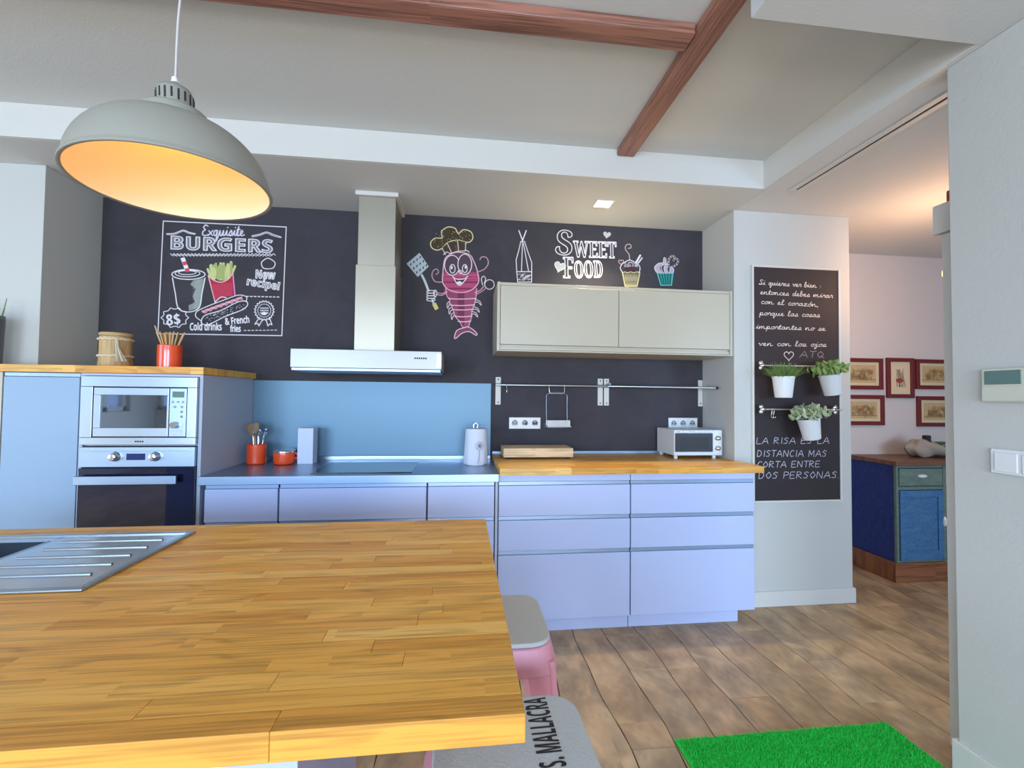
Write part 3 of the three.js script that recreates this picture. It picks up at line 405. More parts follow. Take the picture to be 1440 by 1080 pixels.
{
  const s = group('steel_worktop', [0.8, 0.886, 0.3], 'stainless steel worktop along the steel splashback', 'worktop');
  part('slab', bx(0.002, 1.606, 0.886, 0.932, 0.006, 0.63, 0.003), M.steelSoft, s); part('upstand', bx(0.006, 1.598, 0.932, 0.958, 0.006, 0.018, 0.002), M.steel, s);
  part('hob_gap', bx(0.0222, 1.58, 0.8815, 0.8855, 0.58, 0.6, 0), M.alu, s);
  single('splashback', bx(0.002, 1.597, 0.959, 1.468, 0.0035, 0.012, 0.001), mat([0.155, 0.27, 0.37], 0.5, 0.5, { bumpMap: bumpFine, bumpScale: 0.0002 }), 'brushed steel splashback panel behind the hob', 'splashback');
  const h = group('hob', [0.83, 0.932, 0.36], 'black glass induction hob set in the steel worktop', 'hob'); part('glass', bx(0.55, 1.11, 0.9325, 0.937, 0.17, 0.56, 0.0015), M.blackGlass, h);
  const w = group('wooden_worktop', [2.4, 0.928, 0.3], 'oak worktop over the daylight-tinted drawers holding the toaster oven', 'worktop');
  woodBar('stave', 1.609, 3.2, 0.928, 0.966, 0.006, 0.41, w, 0.45, 5, 8); woodBar('stave', 1.609, 3.225, 0.928, 0.966, 0.41, 0.652, w, 0.5, 3, 12);
  single('counter_upstand', bx(1.61, 3.196, 0.967, 0.987, 0.004, 0.016, 0.002), M.alu, 'slim metal sealing strip behind the oak worktop', 'strip');
}
// ------------------------------------------------------------------ extractor hood
{
  const HS = mat([0.44, 0.40, 0.32], 0.45, 0.9), h = group('cooker_hood', [0.83, 1.52, 0.2], 'stainless steel chimney cooker hood above the hob', 'hood');  // warm reflection of the room put into the chimney steel tint
  part('canopy', bx(0.385, 1.263, 1.535, 1.645, 0.006, 0.44, 0.003), mat([0.48, 0.475, 0.46], 0.32, 0.15), h); part('underside_lip', bx(0.39, 1.258, 1.518, 1.534, 0.01, 0.435, 0.002), M.steelSoft, h);
  part('chimney_upper', bx(0.728, 0.956, 2.1, 2.628, 0.006, 0.318, 0.002), HS, h); part('chimney_lower', bx(0.72, 0.964, 1.646, 2.19, 0.006, 0.33, 0.002), HS, h);
  part('ceiling_collar', bx(0.71, 0.974, 2.629, CEIL, 0.006, 0.34, 0.002), M.trimWhite, h, 'white collar at the ceiling');
  const c = new THREE.CylinderGeometry(0.06, 0.06, 0.1, 30, 1, false, -1.2, 2.4); part('end_control', bx(1.235, 1.26, 1.55, 1.632, 0.44, 0.444, 0.0015), M.chrome, h);
  for (let i = 0; i < 6; i++) part('lettering', bx(1.1 + i * 0.013, 1.109 + i * 0.013, 1.597, 1.607, 0.44, 0.4403, 0), M.rubber, h);
}
// ------------------------------------------------------------------ wall cabinet
{
  const c = group('wall_cabinet', [2.4, 1.66, 0.2], 'cream two-door wall cabinet below the chalk lettering', 'cabinet');
  part('carcass', merge([bx(1.604, 1.622, 1.672, 2.105, 0.005, 0.385, 0.001), bx(3.178, 3.196, 1.672, 2.105, 0.005, 0.385, 0.001), bx(1.622, 3.178, 2.085, 2.103, 0.005, 0.38, 0.001), bx(1.622, 3.178, 1.69, 1.708, 0.005, 0.36, 0.001), bx(1.622, 3.178, 1.708, 2.085, 0.005, 0.012, 0)]), M.cream, c);
  for (const [a, b] of [[1.625, 2.4], [2.404, 3.176]]) part('door', bx(a, b, 1.708, 2.083, 0.365, 0.383, 0.002), M.cream, c);
  part('bottom_panel', bx(1.604, 3.196, 1.664, 1.672, 0.005, 0.388, 0.001), M.cream, c); part('grip_strip', bx(1.623, 3.177, 1.675, 1.69, 0.35, 0.376, 0.001), M.cream, c);
}
// ------------------------------------------------------------------ utensil rails and hanging basket
{
  const bracket = (r, x, py = 1.458, pz = 0.057) => { const p = part('bracket', bx(x - 0.019, x + 0.019, 1.318, 1.515, 0.003, 0.011, 0.002), M.trimWhite, r); for (const y of [1.335, 1.498]) part('screw', cyl(0.005, 0.005, 0.002, 0, 0, 0, 10).rotateX(Math.PI / 2).translate(x, y, 0.011), M.rubber, p); part('post', rod([x, py, 0.01], [x, py, pz], 0.006), M.steelSoft, p); };
  const a = group('utensil_rail', [2.0, 1.4, 0.03], 'steel utensil rail above the triple socket and hanging basket', 'rail'); bracket(a, 1.648); bracket(a, 2.4); part('bar', rod([1.625, 1.458, 0.066], [2.53, 1.458, 0.066], 0.008), M.steel, a); part('end_cap', rod([2.53, 1.458, 0.066], [2.545, 1.458, 0.066], 0.0095), M.steel, a);
  part('hook', tube([[1.70, 1.468, 0.066], [1.702, 1.45, 0.078], [1.704, 1.42, 0.07], [1.704, 1.4, 0.072], [1.704, 1.395, 0.085]], 0.002), M.chrome, a);
  const b = group('utensil_rail', [2.8, 1.4, 0.03], 'steel utensil rail ending beside the pier above the toaster oven', 'rail'); bracket(b, 2.447, 1.474, 0.09); part('bar', tube([[2.43, 1.458, 0.085], [2.75, 1.456, 0.14], [3.0, 1.454, 0.19], [3.165, 1.452, 0.235]], 0.008, 24, 12), M.steel, b); part('end_cap', rod([3.165, 1.452, 0.235], [3.18, 1.4515, 0.24], 0.01), M.rubber, b);
  { const p = part('bracket', bx(3.161, 3.196, 1.318, 1.515, 0.003, 0.011, 0.002), M.trimWhite, b); part('screw', cyl(0.005, 0.005, 0.002, 0, 0, 0, 10).rotateX(Math.PI / 2).translate(3.178, 1.34, 0.011), M.rubber, p); part('post', rod([3.15, 1.455, 0.01], [3.15, 1.4525, 0.232], 0.005), M.steelSoft, p); }
  const k = group('hanging_basket', [2.07, 1.165, 0.1], 'small wire basket with ribbed white tray hanging from the rail', 'basket');
  part('hanger', tube([[2.005, 1.466, 0.076], [2.005, 1.43, 0.079], [2.012, 1.404, 0.08], [2.06, 1.402, 0.08], [2.108, 1.404, 0.08], [2.115, 1.43, 0.079], [2.115, 1.466, 0.076]], 0.0025), M.chrome, k);
  part('wire_frame', merge([tube([[1.985, 1.39, 0.079], [1.985, 1.27, 0.079], [1.99, 1.18, 0.079]], 0.002), tube([[2.135, 1.39, 0.079], [2.135, 1.27, 0.079], [2.14, 1.18, 0.079]], 0.002), tube([[1.985, 1.39, 0.079], [2.01, 1.404, 0.08], [2.11, 1.404, 0.08], [2.135, 1.39, 0.079]], 0.002), tube([[1.975, 1.19, 0.08], [1.97, 1.172, 0.09], [1.975, 1.168, 0.15], [2.15, 1.168, 0.15], [2.155, 1.172, 0.09], [2.15, 1.19, 0.08]], 0.002)]), M.steelSoft, k);
  for (let i = 0; i < 14; i++) part('rib', bx(1.985 + i * 0.0115, 1.992 + i * 0.0115, 1.175, 1.215, 0.135, 0.146, 0.001), M.whitePlastic, k); part('tray', merge([bx(1.982, 2.148, 1.17, 1.175, 0.08, 0.148, 0.001), bx(1.982, 2.148, 1.175, 1.212, 0.082, 0.088, 0.001)]), M.whitePlastic, k);
}
function socketPlate(x, y, label) {
  const s = group('socket_plate', [x, y - 0.041, 0.005], label, 'socket', { group: 'triple sockets on the chalkboard wall' });
  part('plate', bx(x - 0.114, x + 0.114, y - 0.041, y + 0.041, 0.003, 0.012, 0.003), M.whitePlastic, s);
  for (const a of [-0.073, 0, 0.073]) { const f = part('insert', bx(x + a - 0.033, x + a + 0.033, y - 0.034, y + 0.034, 0.012, 0.0135, 0.001), M.whitePlastic, s); part('well', lathe([[0, 0], [0.02, 0], [0.021, 0.003], [0.023, 0.003]], 0, 0, 0, 24).rotateX(Math.PI / 2).translate(x + a, y, 0.0135), mat([0.62, 0.64, 0.67], 0.5), f); for (const b of [-0.009, 0.009]) part('pin_hole', cyl(0.003, 0.003, 0.002, 0, 0, 0, 8).rotateX(Math.PI / 2).translate(x + a + b, y, 0.0136), M.rubber, f); }
}
socketPlate(1.843, 1.187, 'white triple socket plate next to the hanging basket'); socketPlate(3.04, 1.19, 'white triple socket plate behind the toaster oven');

// ------------------------------------------------------------------ things on the counters
const CT = 0.9325, WT = 0.9665;
{
  const pot = group('utensil_pot', [0.1, CT, 0.175], 'orange stoneware pot full of utensils beside the oven housing', 'pot');
  part('crock', lathe([[0, 0], [0.048, 0], [0.054, 0.004], [0.056, 0.012], [0.056, 0.12], [0.0545, 0.126], [0.051, 0.126], [0.05, 0.118], [0.05, 0.012], [0, 0.01]], 0.1, CT, 0.175), M.orange, pot);
  { const s = group('wooden_spatula', [0.09, CT + 0.02, 0.17], 'wide wooden spatula standing in the orange utensil pot', 'utensil'); part('handle', rod([0.105, CT + 0.014, 0.18], [0.077, CT + 0.18, 0.165], 0.006), M.lightWood, s);
    const sh = new THREE.Shape(); sh.moveTo(-0.01, 0); sh.quadraticCurveTo(-0.045, 0.03, -0.042, 0.075); sh.lineTo(0.036, 0.08); sh.quadraticCurveTo(0.04, 0.03, 0.01, 0); const g = new THREE.ExtrudeGeometry(sh, { depth: 0.006, bevelEnabled: true, bevelSize: 0.0015, bevelThickness: 0.0015, bevelSegments: 1 }); g.rotateZ(0.12); g.translate(0.078, CT + 0.176, 0.162); part('blade', metreUV(g, 'y'), mat([0.3, 0.2, 0.12], 0.6, 0, { map: gOak }), s); }
  const r = rng(9);
  [[-0.024, -0.02, 0.2], [-0.012, 0.012, 0.195], [0.004, -0.004, 0.205], [0.014, 0.018, 0.19], [0.026, -0.012, 0.21], [0.03, 0.008, 0.185]].forEach(([a, b, L], i) => { const s = group(i % 2 ? 'whisk' : 'ladle', [0.1 + a, CT + 0.012, 0.175 + b], ['long steel ladle leaning towards the oven housing in the orange pot', 'slim steel utensil with a looped tip in the orange pot', 'upright steel ladle in the middle of the orange pot', 'short steel utensil with a looped tip in the orange pot', 'tall steel ladle with a bent neck in the orange pot', 'outermost looped steel utensil in the orange pot, towards the low orange pot'][i], 'utensil', { group: 'steel utensils in the orange pot' });
    const bX = 0.1 + a * 0.7, tX = 0.1 + a * 1.5, zz = 0.175 + b; part('handle', tube([[bX, CT + 0.014, zz], [(bX + tX) / 2, CT + L * 0.55, zz - 0.002], [tX, CT + L * 0.92, zz - 0.004], [tX + 0.008, CT + L, zz]], 0.0032, 20), M.chrome, s); part('head', i % 2 ? new THREE.TorusGeometry(0.008, 0.002, 8, 20).translate(tX + 0.008, CT + L + 0.008, zz) : new THREE.SphereGeometry(0.011, 14, 10).scale(1, 0.8, 0.5).translate(tX + 0.008, CT + L + 0.006, zz), M.steelSoft, s); });
  const j = group('small_pot', [0.275, CT, 0.19], 'low orange pot with a steel lid beside the utensil pot', 'pot');
  part('bowl', lathe([[0, 0], [0.05, 0], [0.06, 0.008], [0.064, 0.03], [0.064, 0.075], [0.061, 0.077], [0, 0.076]], 0.275, CT, 0.19), M.orange, j); part('lid', lathe([[0.0655, 0], [0.066, 0.008], [0.06, 0.013], [0, 0.018]], 0.275, CT + 0.0775, 0.19), M.chrome, j); part('handle', tube([[0.335, CT + 0.07, 0.19], [0.352, CT + 0.065, 0.19], [0.352, CT + 0.04, 0.19], [0.336, CT + 0.035, 0.19]], 0.005), M.orange, j);
  const box = group('tall_box', [0.405, CT, 0.16], 'tall plain white carton standing on the steel worktop', 'box'); part('carton', bx(0.357, 0.452, CT, CT + 0.226, 0.115, 0.205, 0.003), mat([0.6, 0.68, 0.84], 0.5), box); part('lid_flap', bx(0.358, 0.451, CT + 0.226, CT + 0.2275, 0.116, 0.204, 0), M.whitePlastic, box);
}
{
  const t = group('paper_towel_holder', [1.485, CT, 0.24], 'white cloth-covered kitchen roll holder with stitched flower by the splashback edge', 'roll holder');
  const cover = new THREE.CylinderGeometry(0.068, 0.079, 0.222, 48, 10, true), p = cover.attributes.position;
  for (let i = 0; i < p.count; i++) { const a = Math.atan2(p.getZ(i), p.getX(i)), f = 0.5 - p.getY(i) / 0.222, w = 1 + 0.035 * Math.sin(a * 9) * f * f; p.setX(i, p.getX(i) * w); p.setZ(i, p.getZ(i) * w); if (f > 0.98) p.setY(i, p.getY(i) + 0.004 * Math.sin(a * 9)); }
  cover.computeVertexNormals(); const cm = mat([0.66, 0.7, 0.82], 0.85, 0, { side: THREE.DoubleSide }); part('cloth_cover', cover.translate(1.485, CT + 0.118, 0.24), cm, t); part('cloth_top', cyl(0.067, 0.064, 0.006, 1.485, CT + 0.226, 0.24), cm, t); part('base', cyl(0.07, 0.07, 0.01, 1.485, CT, 0.24), M.whitePlastic, t);
  part('hook', tube([[1.47, CT + 0.23, 0.24], [1.47, CT + 0.255, 0.24], [1.482, CT + 0.268, 0.24], [1.495, CT + 0.256, 0.24], [1.494, CT + 0.23, 0.24]], 0.004), M.chrome, t);
  const fl = [], q = (a, y) => { const f = 0.5 - (y - 0.111) / 0.222, rr = 0.068 + 0.011 * f; return [1.485 + Math.sin(a) * (rr + 0.0022), CT + 0.007 + y, 0.24 + Math.cos(a) * (rr + 0.0022)]; };
  for (let k = 0; k < 7; k++) { const b = k / 7 * 6.283, L = []; for (let s = 0; s <= 12; s++) { const u = s / 12 * 6.283, rr = 0.016 + 0.013 * Math.cos(u), w = 0.008 * Math.sin(u); const dx = Math.cos(b) * rr - Math.sin(b) * w, dy = Math.sin(b) * rr + Math.cos(b) * w; L.push(q(0.3 + dx / 0.073, 0.118 + dy)); } fl.push(tube(L, 0.0009, 24, 5)); }
  fl.push(tube([q(0.3, 0.09), q(0.27, 0.05), q(0.18, 0.012)], 0.0011, 16, 5)); part('flower_stitching', merge(fl), mat([0.1, 0.12, 0.22], 0.8), t, 'dark flower outline');
}
{
  const b = group('cutting_board', [1.87, WT, 0.2], 'thick pale wooden chopping block on the oak worktop', 'board'); part('block', bx(1.665, 2.13, WT + 0.012, WT + 0.072, 0.075, 0.285, 0.004), M.lightWood, b); for (const [x, z] of [[1.69, 0.1], [2.1, 0.1], [1.69, 0.26], [2.1, 0.26]]) part('foot', cyl(0.009, 0.01, 0.012, x, WT, z, 16), M.rubber, b);
  const o = group('toaster_oven', [2.99, WT, 0.18], 'small white toaster oven on the oak worktop by the pier', 'toaster oven'), x0 = 2.822, x1 = 3.168, y0 = WT + 0.022, y1 = WT + 0.196, z0 = 0.04, z1 = 0.3;
  part('body', bx(x0, x1, y0, y1, z0, z1, 0.004), M.whitePlastic, o); part('fascia', bx(x0 + 0.0005, x1 - 0.0005, y0 + 0.001, y1 - 0.001, z1, z1 + 0.006, 0.002), mat([0.62, 0.64, 0.66], 0.35, 0.2), o);
  const d = part('door', bx(x0 + 0.006, x1 - 0.072, y0 + 0.026, y1 - 0.022, z1 + 0.006, z1 + 0.014, 0.002), M.black, o); part('window', bx(x0 + 0.036, x1 - 0.1, y0 + 0.05, y1 - 0.044, z1 + 0.0142, z1 + 0.0155, 0.001), mat([0.1, 0.12, 0.14], 0.06, 0.6), d, 'reflective window'); part('handle', merge([bx(x0 + 0.03, x1 - 0.075, y1 - 0.014, y1 - 0.006, z1 + 0.028, z1 + 0.036, 0.002), bx(x0 + 0.04, x0 + 0.05, y1 - 0.014, y1 - 0.006, z1 + 0.006, z1 + 0.03, 0), bx(x1 - 0.09, x1 - 0.08, y1 - 0.014, y1 - 0.006, z1 + 0.006, z1 + 0.03, 0)]), M.chrome, d);
  for (const y of [y0 + 0.118, y0 + 0.05]) part('knob', lathe([[0, 0.018], [0.014, 0.018], [0.016, 0.003], [0.019, 0]], 0, 0, 0, 24).rotateX(Math.PI / 2).translate(x1 - 0.034, y, z1 + 0.006), M.chrome, o);
  for (const [x, z] of [[x0 + 0.025, 0.06], [x1 - 0.035, 0.06], [x0 + 0.02, 0.285], [x1 - 0.05, 0.285]]) part('foot', cyl(0.012, 0.014, 0.022, x, WT, z, 14), M.whitePlastic, o);
}
{
  const y = 1.5155, z = 0.47;
  const cX = at(163, 490, 'z', z).x, pX = at(239, 490, 'z', z).x;
  const j = group('bamboo_canister', [cX, y, z], 'round bamboo canister with raffia tassel on the high oak top', 'canister');
  part('body', metreUV(lathe([[0, 0], [0.074, 0], [0.076, 0.006], [0.073, 0.05], [0.071, 0.1], [0.072, 0.166], [0.069, 0.17], [0, 0.17]], cX, y, z), 'y'), M.bamboo, j); part('lid', metreUV(lathe([[0.0735, 0], [0.0735, 0.014], [0.07, 0.019], [0, 0.02]], cX, y + 0.17, z), 'x'), M.bamboo, j);
  for (const [h, rr] of [[0.152, 0.0745], [0.06, 0.0745]]) { const L = Array.from({ length: 41 }, (_, i) => { const a = i / 40 * 6.2832; return [cX + Math.cos(a) * rr, y + h + Math.sin(i * 2.1) * 0.002, z + Math.sin(a) * rr]; }); part('raffia_band', tube(L, 0.006, 120, 6), M.raffia, j); }
  const ts = []; const r = rng(5); for (let i = 0; i < 26; i++) { const a = r() - 0.5, b = r() - 0.5; ts.push(tube([[cX + 0.05 + a * 0.01, y + 0.15, z + 0.066 + b * 0.01], [cX + 0.055 + a * 0.012, y + 0.11, z + 0.07 + b * 0.01], [cX + 0.061 + a * 0.02, y + 0.085, z + 0.07 + b * 0.012], [cX + 0.077 + a * 0.05, y + 0.025 + r() * 0.012, z + 0.072 + b * 0.03]], 0.0016, 10, 5)); } part('tassel', merge(ts), M.raffia, j, 'pale raffia tassel');
  const s = group('breadstick_pot', [pX, y, z], 'orange red enamel pot of breadsticks on the high oak top', 'pot'); part('crock', lathe([[0, 0], [0.054, 0], [0.058, 0.005], [0.058, 0.125], [0.0565, 0.128], [0.053, 0.127], [0.053, 0.008], [0, 0.007]], pX, y, z), M.orange, s);
  const rr = rng(31);
  for (let i = 0; i < 26; i++) { const a = i * 2.4, q = 0.037 * Math.sqrt((i + 0.5) / 26), lean = 2.7, L = i === 22 ? 0.235 : 0.192 + rr() * 0.012, cx = Math.cos(a) * q, cz = Math.sin(a) * q * 0.8, B = [pX + cx * 0.45, y + 0.055, z + cz * 0.45], T = [pX + cx * (1 + lean * 0.5), y + L, z + cz * 1.6], g = rod(B, T, 0.0035, 8);
    const m = new THREE.Mesh(g.translate(-B[0], -B[1], -B[2]), M.straw); m.position.set(...B); m.name = numbered('breadstick'); m.userData = { label: 'thin golden breadstick standing in the orange red pot', category: 'breadstick', group: 'breadsticks in the orange red pot' }; add(m); }
  const p = group('dark_vase', [-1.30, y, 0.52], 'dark grey vase with thin leaves at the end of the high oak top', 'vase'); part('pot', lathe([[0, 0], [0.05, 0], [0.056, 0.01], [0.062, 0.24], [0.06, 0.262], [0.052, 0.262], [0.05, 0.03], [0, 0.02]], -1.115, y, 0.52), M.darkPot, p);
  const lf = []; for (let i = 0; i < 12; i++) { const a = i * 1.1; lf.push(prism([-1.115 + Math.cos(a) * 0.02, y + 0.05, 0.52 + Math.sin(a) * 0.02], [-1.115 + Math.cos(a) * 0.07, y + 0.3 + 0.03 * (i % 3), 0.52 + Math.sin(a) * 0.05], 0.012, 0.002, 0.004, 0.002)); } part('leaves', merge(lf), M.leafA, p);
}

// ------------------------------------------------------------------ framed chalkboard on the pier, with rails and hanging plants
{
  const x0 = 3.335, x1 = 3.962, y0 = 0.7, y1 = 2.27, z = COLZ, W = 800, S = W / (x1 - x0), H = Math.round(S * (y1 - y0)), c = canvas(W, H), x = c.getContext('2d'), r = rng(808);
  x.fillStyle = '#2a2124'; x.fillRect(0, 0, W, H); for (let i = 0; i < 260; i++) { x.fillStyle = `rgba(${r() < 0.5 ? '60,46,46' : '22,18,24'},${0.03 + r() * 0.05})`; x.beginPath(); x.ellipse(r() * W, r() * H, 20 + r() * 120, 10 + r() * 60, r() * 3, 0, 7); x.fill(); }
  const map = ([u, v]) => { const p = at(u, v, 'z', z + 0.01); return [(p.x - x0) * S, (y1 - p.y) * S]; };
  const T = (s, a, b, h = 3.6, col = '#eadfd8') => script(x, map, s, a, b, h, col, 5);
  T('Si quieres ver bien :', [1067, 400], [1155, 405]); T('entonces debes mirar', [1069, 413.5], [1171, 419]); T('con el corazón,', [1070, 427], [1152, 431.5]); T('porque las cosas', [1068, 443], [1153, 446]); T('importantes no se', [1063, 462], [1161, 465]); T('ven con los ojos', [1066.5, 486], [1162, 487.5]); T('ATQ', [1124, 502.5], [1160, 503], 6.2, '#a8968e');
  x.strokeStyle = '#eadfd8'; x.lineWidth = 6; x.beginPath(); for (let i = 0; i <= 40; i++) { const t = i / 40 * 6.2832, p = map([1109.3 + 6.6 * Math.sin(t) ** 3, 500 - 0.44 * (13 * Math.cos(t) - 5 * Math.cos(2 * t) - 2 * Math.cos(3 * t) - Math.cos(4 * t))]); i ? x.lineTo(...p) : x.moveTo(...p); } x.stroke();
  const C = '#c9c8da'; T('LA RI5A 35 LA', [1063, 624], [1167, 623.5], 6, C); T('DI5TANCIA MA5', [1064, 642], [1163, 642], 6.2, C); T('CORTA 3NTR3', [1064, 657.5], [1154, 656.5], 6, C); T('DO5 P3R5ONA5.', [1066, 673], [1181, 672], 6.4, C);
  const b = group('framed_chalkboard', [(x0 + x1) / 2, y0, z], 'tall framed chalkboard with handwritten Spanish sentences on the pier', 'chalkboard');
  part('slate', planeXY(x0, x1, y0, y1, z + 0.001, 0.009), mat([1, 1, 1], 0.7, 0, { map: tex(c) }), b, 'dark slate with chalk handwriting');
  const f = 0.014; part('frame', merge([bx(x0 - f, x0, y0 - f, y1 + f, z + 0.0005, z + 0.016, 0.003), bx(x1, x1 + f, y0 - f, y1 + f, z + 0.0005, z + 0.016, 0.003), bx(x0, x1, y0 - f, y0, z + 0.0005, z + 0.016, 0.003), bx(x0, x1, y1, y1 + f, z + 0.0005, z + 0.016, 0.003)]), M.trimWhite, b, 'slim white frame');
  const zr = z + 0.045;
  const rail = (y, label) => { const g = group('plant_rail', [3.65, y, zr], label, 'rail'); part('bar', rod([3.355, y, zr], [3.95, y, zr], 0.005), mat([0.7, 0.6, 0.6], 0.3, 0.8), g); for (const a of [3.365, 3.9]) { const e = part('rosette', merge([0, 1, 2].map((k) => new THREE.SphereGeometry(0.016, 14, 10).scale(1, 1, 0.6).translate(a + (a < 3.6 ? -0.004 : 0) + [0, 0, 0.012][k] * (a < 3.6 ? 1 : -1), y + [0.016, -0.016, 0][k], zr))), M.chrome, g); part('post', rod([a, y, z + 0.01], [a, y, zr], 0.005), M.chrome, e); } return g; };
  rail(1.601, 'upper thin plant rail on the framed chalkboard'); const g2 = rail(1.310, 'lower thin plant rail on the framed chalkboard');
  for (const a of [3.43, 3.445, 3.82]) part('hook', tube([[a, 1.317, zr], [a + 0.002, 1.3, zr + 0.007], [a, 1.262, zr + 0.003], [a + 0.008, 1.252, zr + 0.004], [a + 0.016, 1.262, zr + 0.004]], 0.0022, 20, 6), M.chrome, g2);
  function plant(x, top, tilt, leaf, kind, label, railY) {
    const g = group('hanging_plant', [x, top - 0.14, zr + 0.075], label, 'plant', { group: 'white potted plants on the chalkboard rails' }), zc = zr + 0.078, r = rng(Math.round(x * 1000));
    const pot = lathe([[0, 0], [0.047, 0], [0.05, 0.003], [0.064, 0.128], [0.067, 0.13], [0.067, 0.138], [0.061, 0.138], [0.06, 0.128], [0.05, 0.012], [0, 0.01]], 0, -0.138, 0, 32); pot.rotateZ(tilt); pot.translate(x, top, zc); part('pot', pot, M.whitePlastic, g);
    const soil = cyl(0.058, 0.058, 0.008, 0, -0.018, 0, 24); soil.rotateZ(tilt); soil.translate(x, top, zc); part('soil', soil, mat([0.05, 0.035, 0.025], 0.95), g);
    part('hook', tube([[x, railY + 0.0085, zr - 0.001], [x, railY + 0.0085, zr + 0.005], [x, railY, zr + 0.0095], [x, railY - 0.01, zr + 0.0095], [x, top - 0.002, zr + 0.012]], 0.0022, 16, 6), M.chrome, g);
    const L = [];
    for (let i = 0; i < (kind === 'grass' ? 170 : 120); i++) {
      const a = r() * 6.283, e = kind === 'grass' ? 0.25 + r() * 1.05 : r() * 1.25, len = (kind === 'grass' ? 0.075 : 0.05) + r() * 0.045, R0 = 0.05 * Math.sqrt(r());
      const o = V(Math.cos(a) * R0, -0.012, Math.sin(a) * R0), d = V(Math.sin(e) * Math.cos(a + (r() - 0.5)), Math.cos(e), Math.sin(e) * Math.sin(a + (r() - 0.5)));
      if (kind === 'grass') L.push(prism([o.x, o.y, o.z], [o.x + d.x * len, o.y + d.y * len, o.z + d.z * len], 0.006, 0.0015, 0.0022, 0.001));
      else { const s = new THREE.SphereGeometry(1, 7, 5).scale(0.011, 0.024, 0.0035); s.rotateX((r() - 0.5) * 1.6); s.rotateZ((r() - 0.5) * 2.2); s.rotateY(r() * 6); s.translate(o.x + d.x * len, o.y + d.y * len, o.z + d.z * len); L.push(s); if (i % 3 === 0) L.push(prism([o.x, o.y, o.z], [o.x + d.x * len, o.y + d.y * len, o.z + d.z * len], 0.002, 0.0015, 0.002, 0.0015)); }
    }
    const gm = merge(L); gm.rotateZ(tilt * 0.7); gm.translate(x, top, zc); { const p = gm.attributes.position; for (let i = 0; i < p.count; i++) p.setZ(i, Math.max(p.getZ(i), zr + 0.019)); } const f = part('foliage', gm, leaf, g); f.userData.kind = 'stuff';
  }
  plant(3.46, 1.525, 0, M.leafA, 'grass', 'grassy plant in a white pot hanging upright on the upper rail', 1.601); plant(3.79, 1.545, 0.17, M.leafB, 'leaf', 'leafy plant in a tilted white pot on the upper rail', 1.601); plant(3.635, 1.255, 0.19, M.leafC, 'leaf', 'pale leafy plant in a tilted white pot on the lower rail', 1.31);
}
// ------------------------------------------------------------------ right wall fittings
{
  const X = XR + 0.012;
  const t = group('thermostat', [X, 1.38, 1.96], 'cream wall thermostat with green grey display', 'thermostat'), z0 = 1.815, z1 = 1.96;
  part('housing', bx(X - 0.022, X, 1.375, 1.49, z0, z1, 0.005), M.creamPlastic, t); part('display', bx(X - 0.0245, X - 0.022, 1.435, 1.482, z0 + 0.012, z1 - 0.03, 0.001), M.lcd, t, 'green grey display'); part('vent_slot', bx(X - 0.0226, X - 0.022, 1.387, 1.39, 1.86, 1.9, 0), M.rubber, t); part('flap', bx(X - 0.0245, X - 0.022, 1.38, 1.428, z0 + 0.004, z1 - 0.004, 0.001), M.creamPlastic, t);
  const s = group('switch_plate', [X, 1.13, 1.93], 'white double light switch under the thermostat', 'switch'); part('plate', bx(X - 0.012, X, 1.13, 1.215, 1.83, 2.0, 0.005), M.whitePlastic, s); for (const z of [1.846, 1.922]) part('rocker', bx(X - 0.017, X - 0.012, 1.14, 1.203, z, z + 0.064, 0.002), M.whitePlastic, s);
}
// ------------------------------------------------------------------ ceiling beams and lamps
{
  const b = (x0, x1, z0, z1, y0, grain, label) => { const g = bx(x0, x1, y0, TRAY - 0.001, z0, z1, 0.009, grain); single('ceiling_beam', g, M.beam, label, 'beam', { kind: 'structure' }); };
  b(2.268, 2.372, ZT + 0.0125, 6.9, 2.788, 'z', 'reddish brown beam running towards the kitchen wall'); b(-4.3, 2.264, 1.5, 1.595, 2.782, 'x', 'reddish brown beam crossing above the island');
}
{
  const s = group('ceiling_spot', [2.3, CEIL, 0.365], 'small square recessed spotlight in the soffit', 'spotlight');
  part('frame', merge([bx(2.236, 2.364, CEIL - 0.004, CEIL, 0.305, 0.316, 0.001), bx(2.236, 2.364, CEIL - 0.004, CEIL, 0.414, 0.425, 0.001), bx(2.236, 2.247, CEIL - 0.004, CEIL, 0.316, 0.414, 0.001), bx(2.353, 2.364, CEIL - 0.004, CEIL, 0.316, 0.414, 0.001)]), M.trimWhite, s); part('lamp_glass', bx(2.248, 2.352, CEIL - 0.002, CEIL - 0.0005, 0.317, 0.413, 0), M.spot, s, 'glowing lamp');
  const l = new THREE.SpotLight(new THREE.Color().setRGB(1, 0.86, 0.66), 5, 0, 1.05, 0.8, 2); l.position.set(2.3, CEIL - 0.012, 0.365); l.target.position.set(2.3, 0, 0.42); l.castShadow = true; l.shadow.radius = 2; scene.add(l, l.target);
}
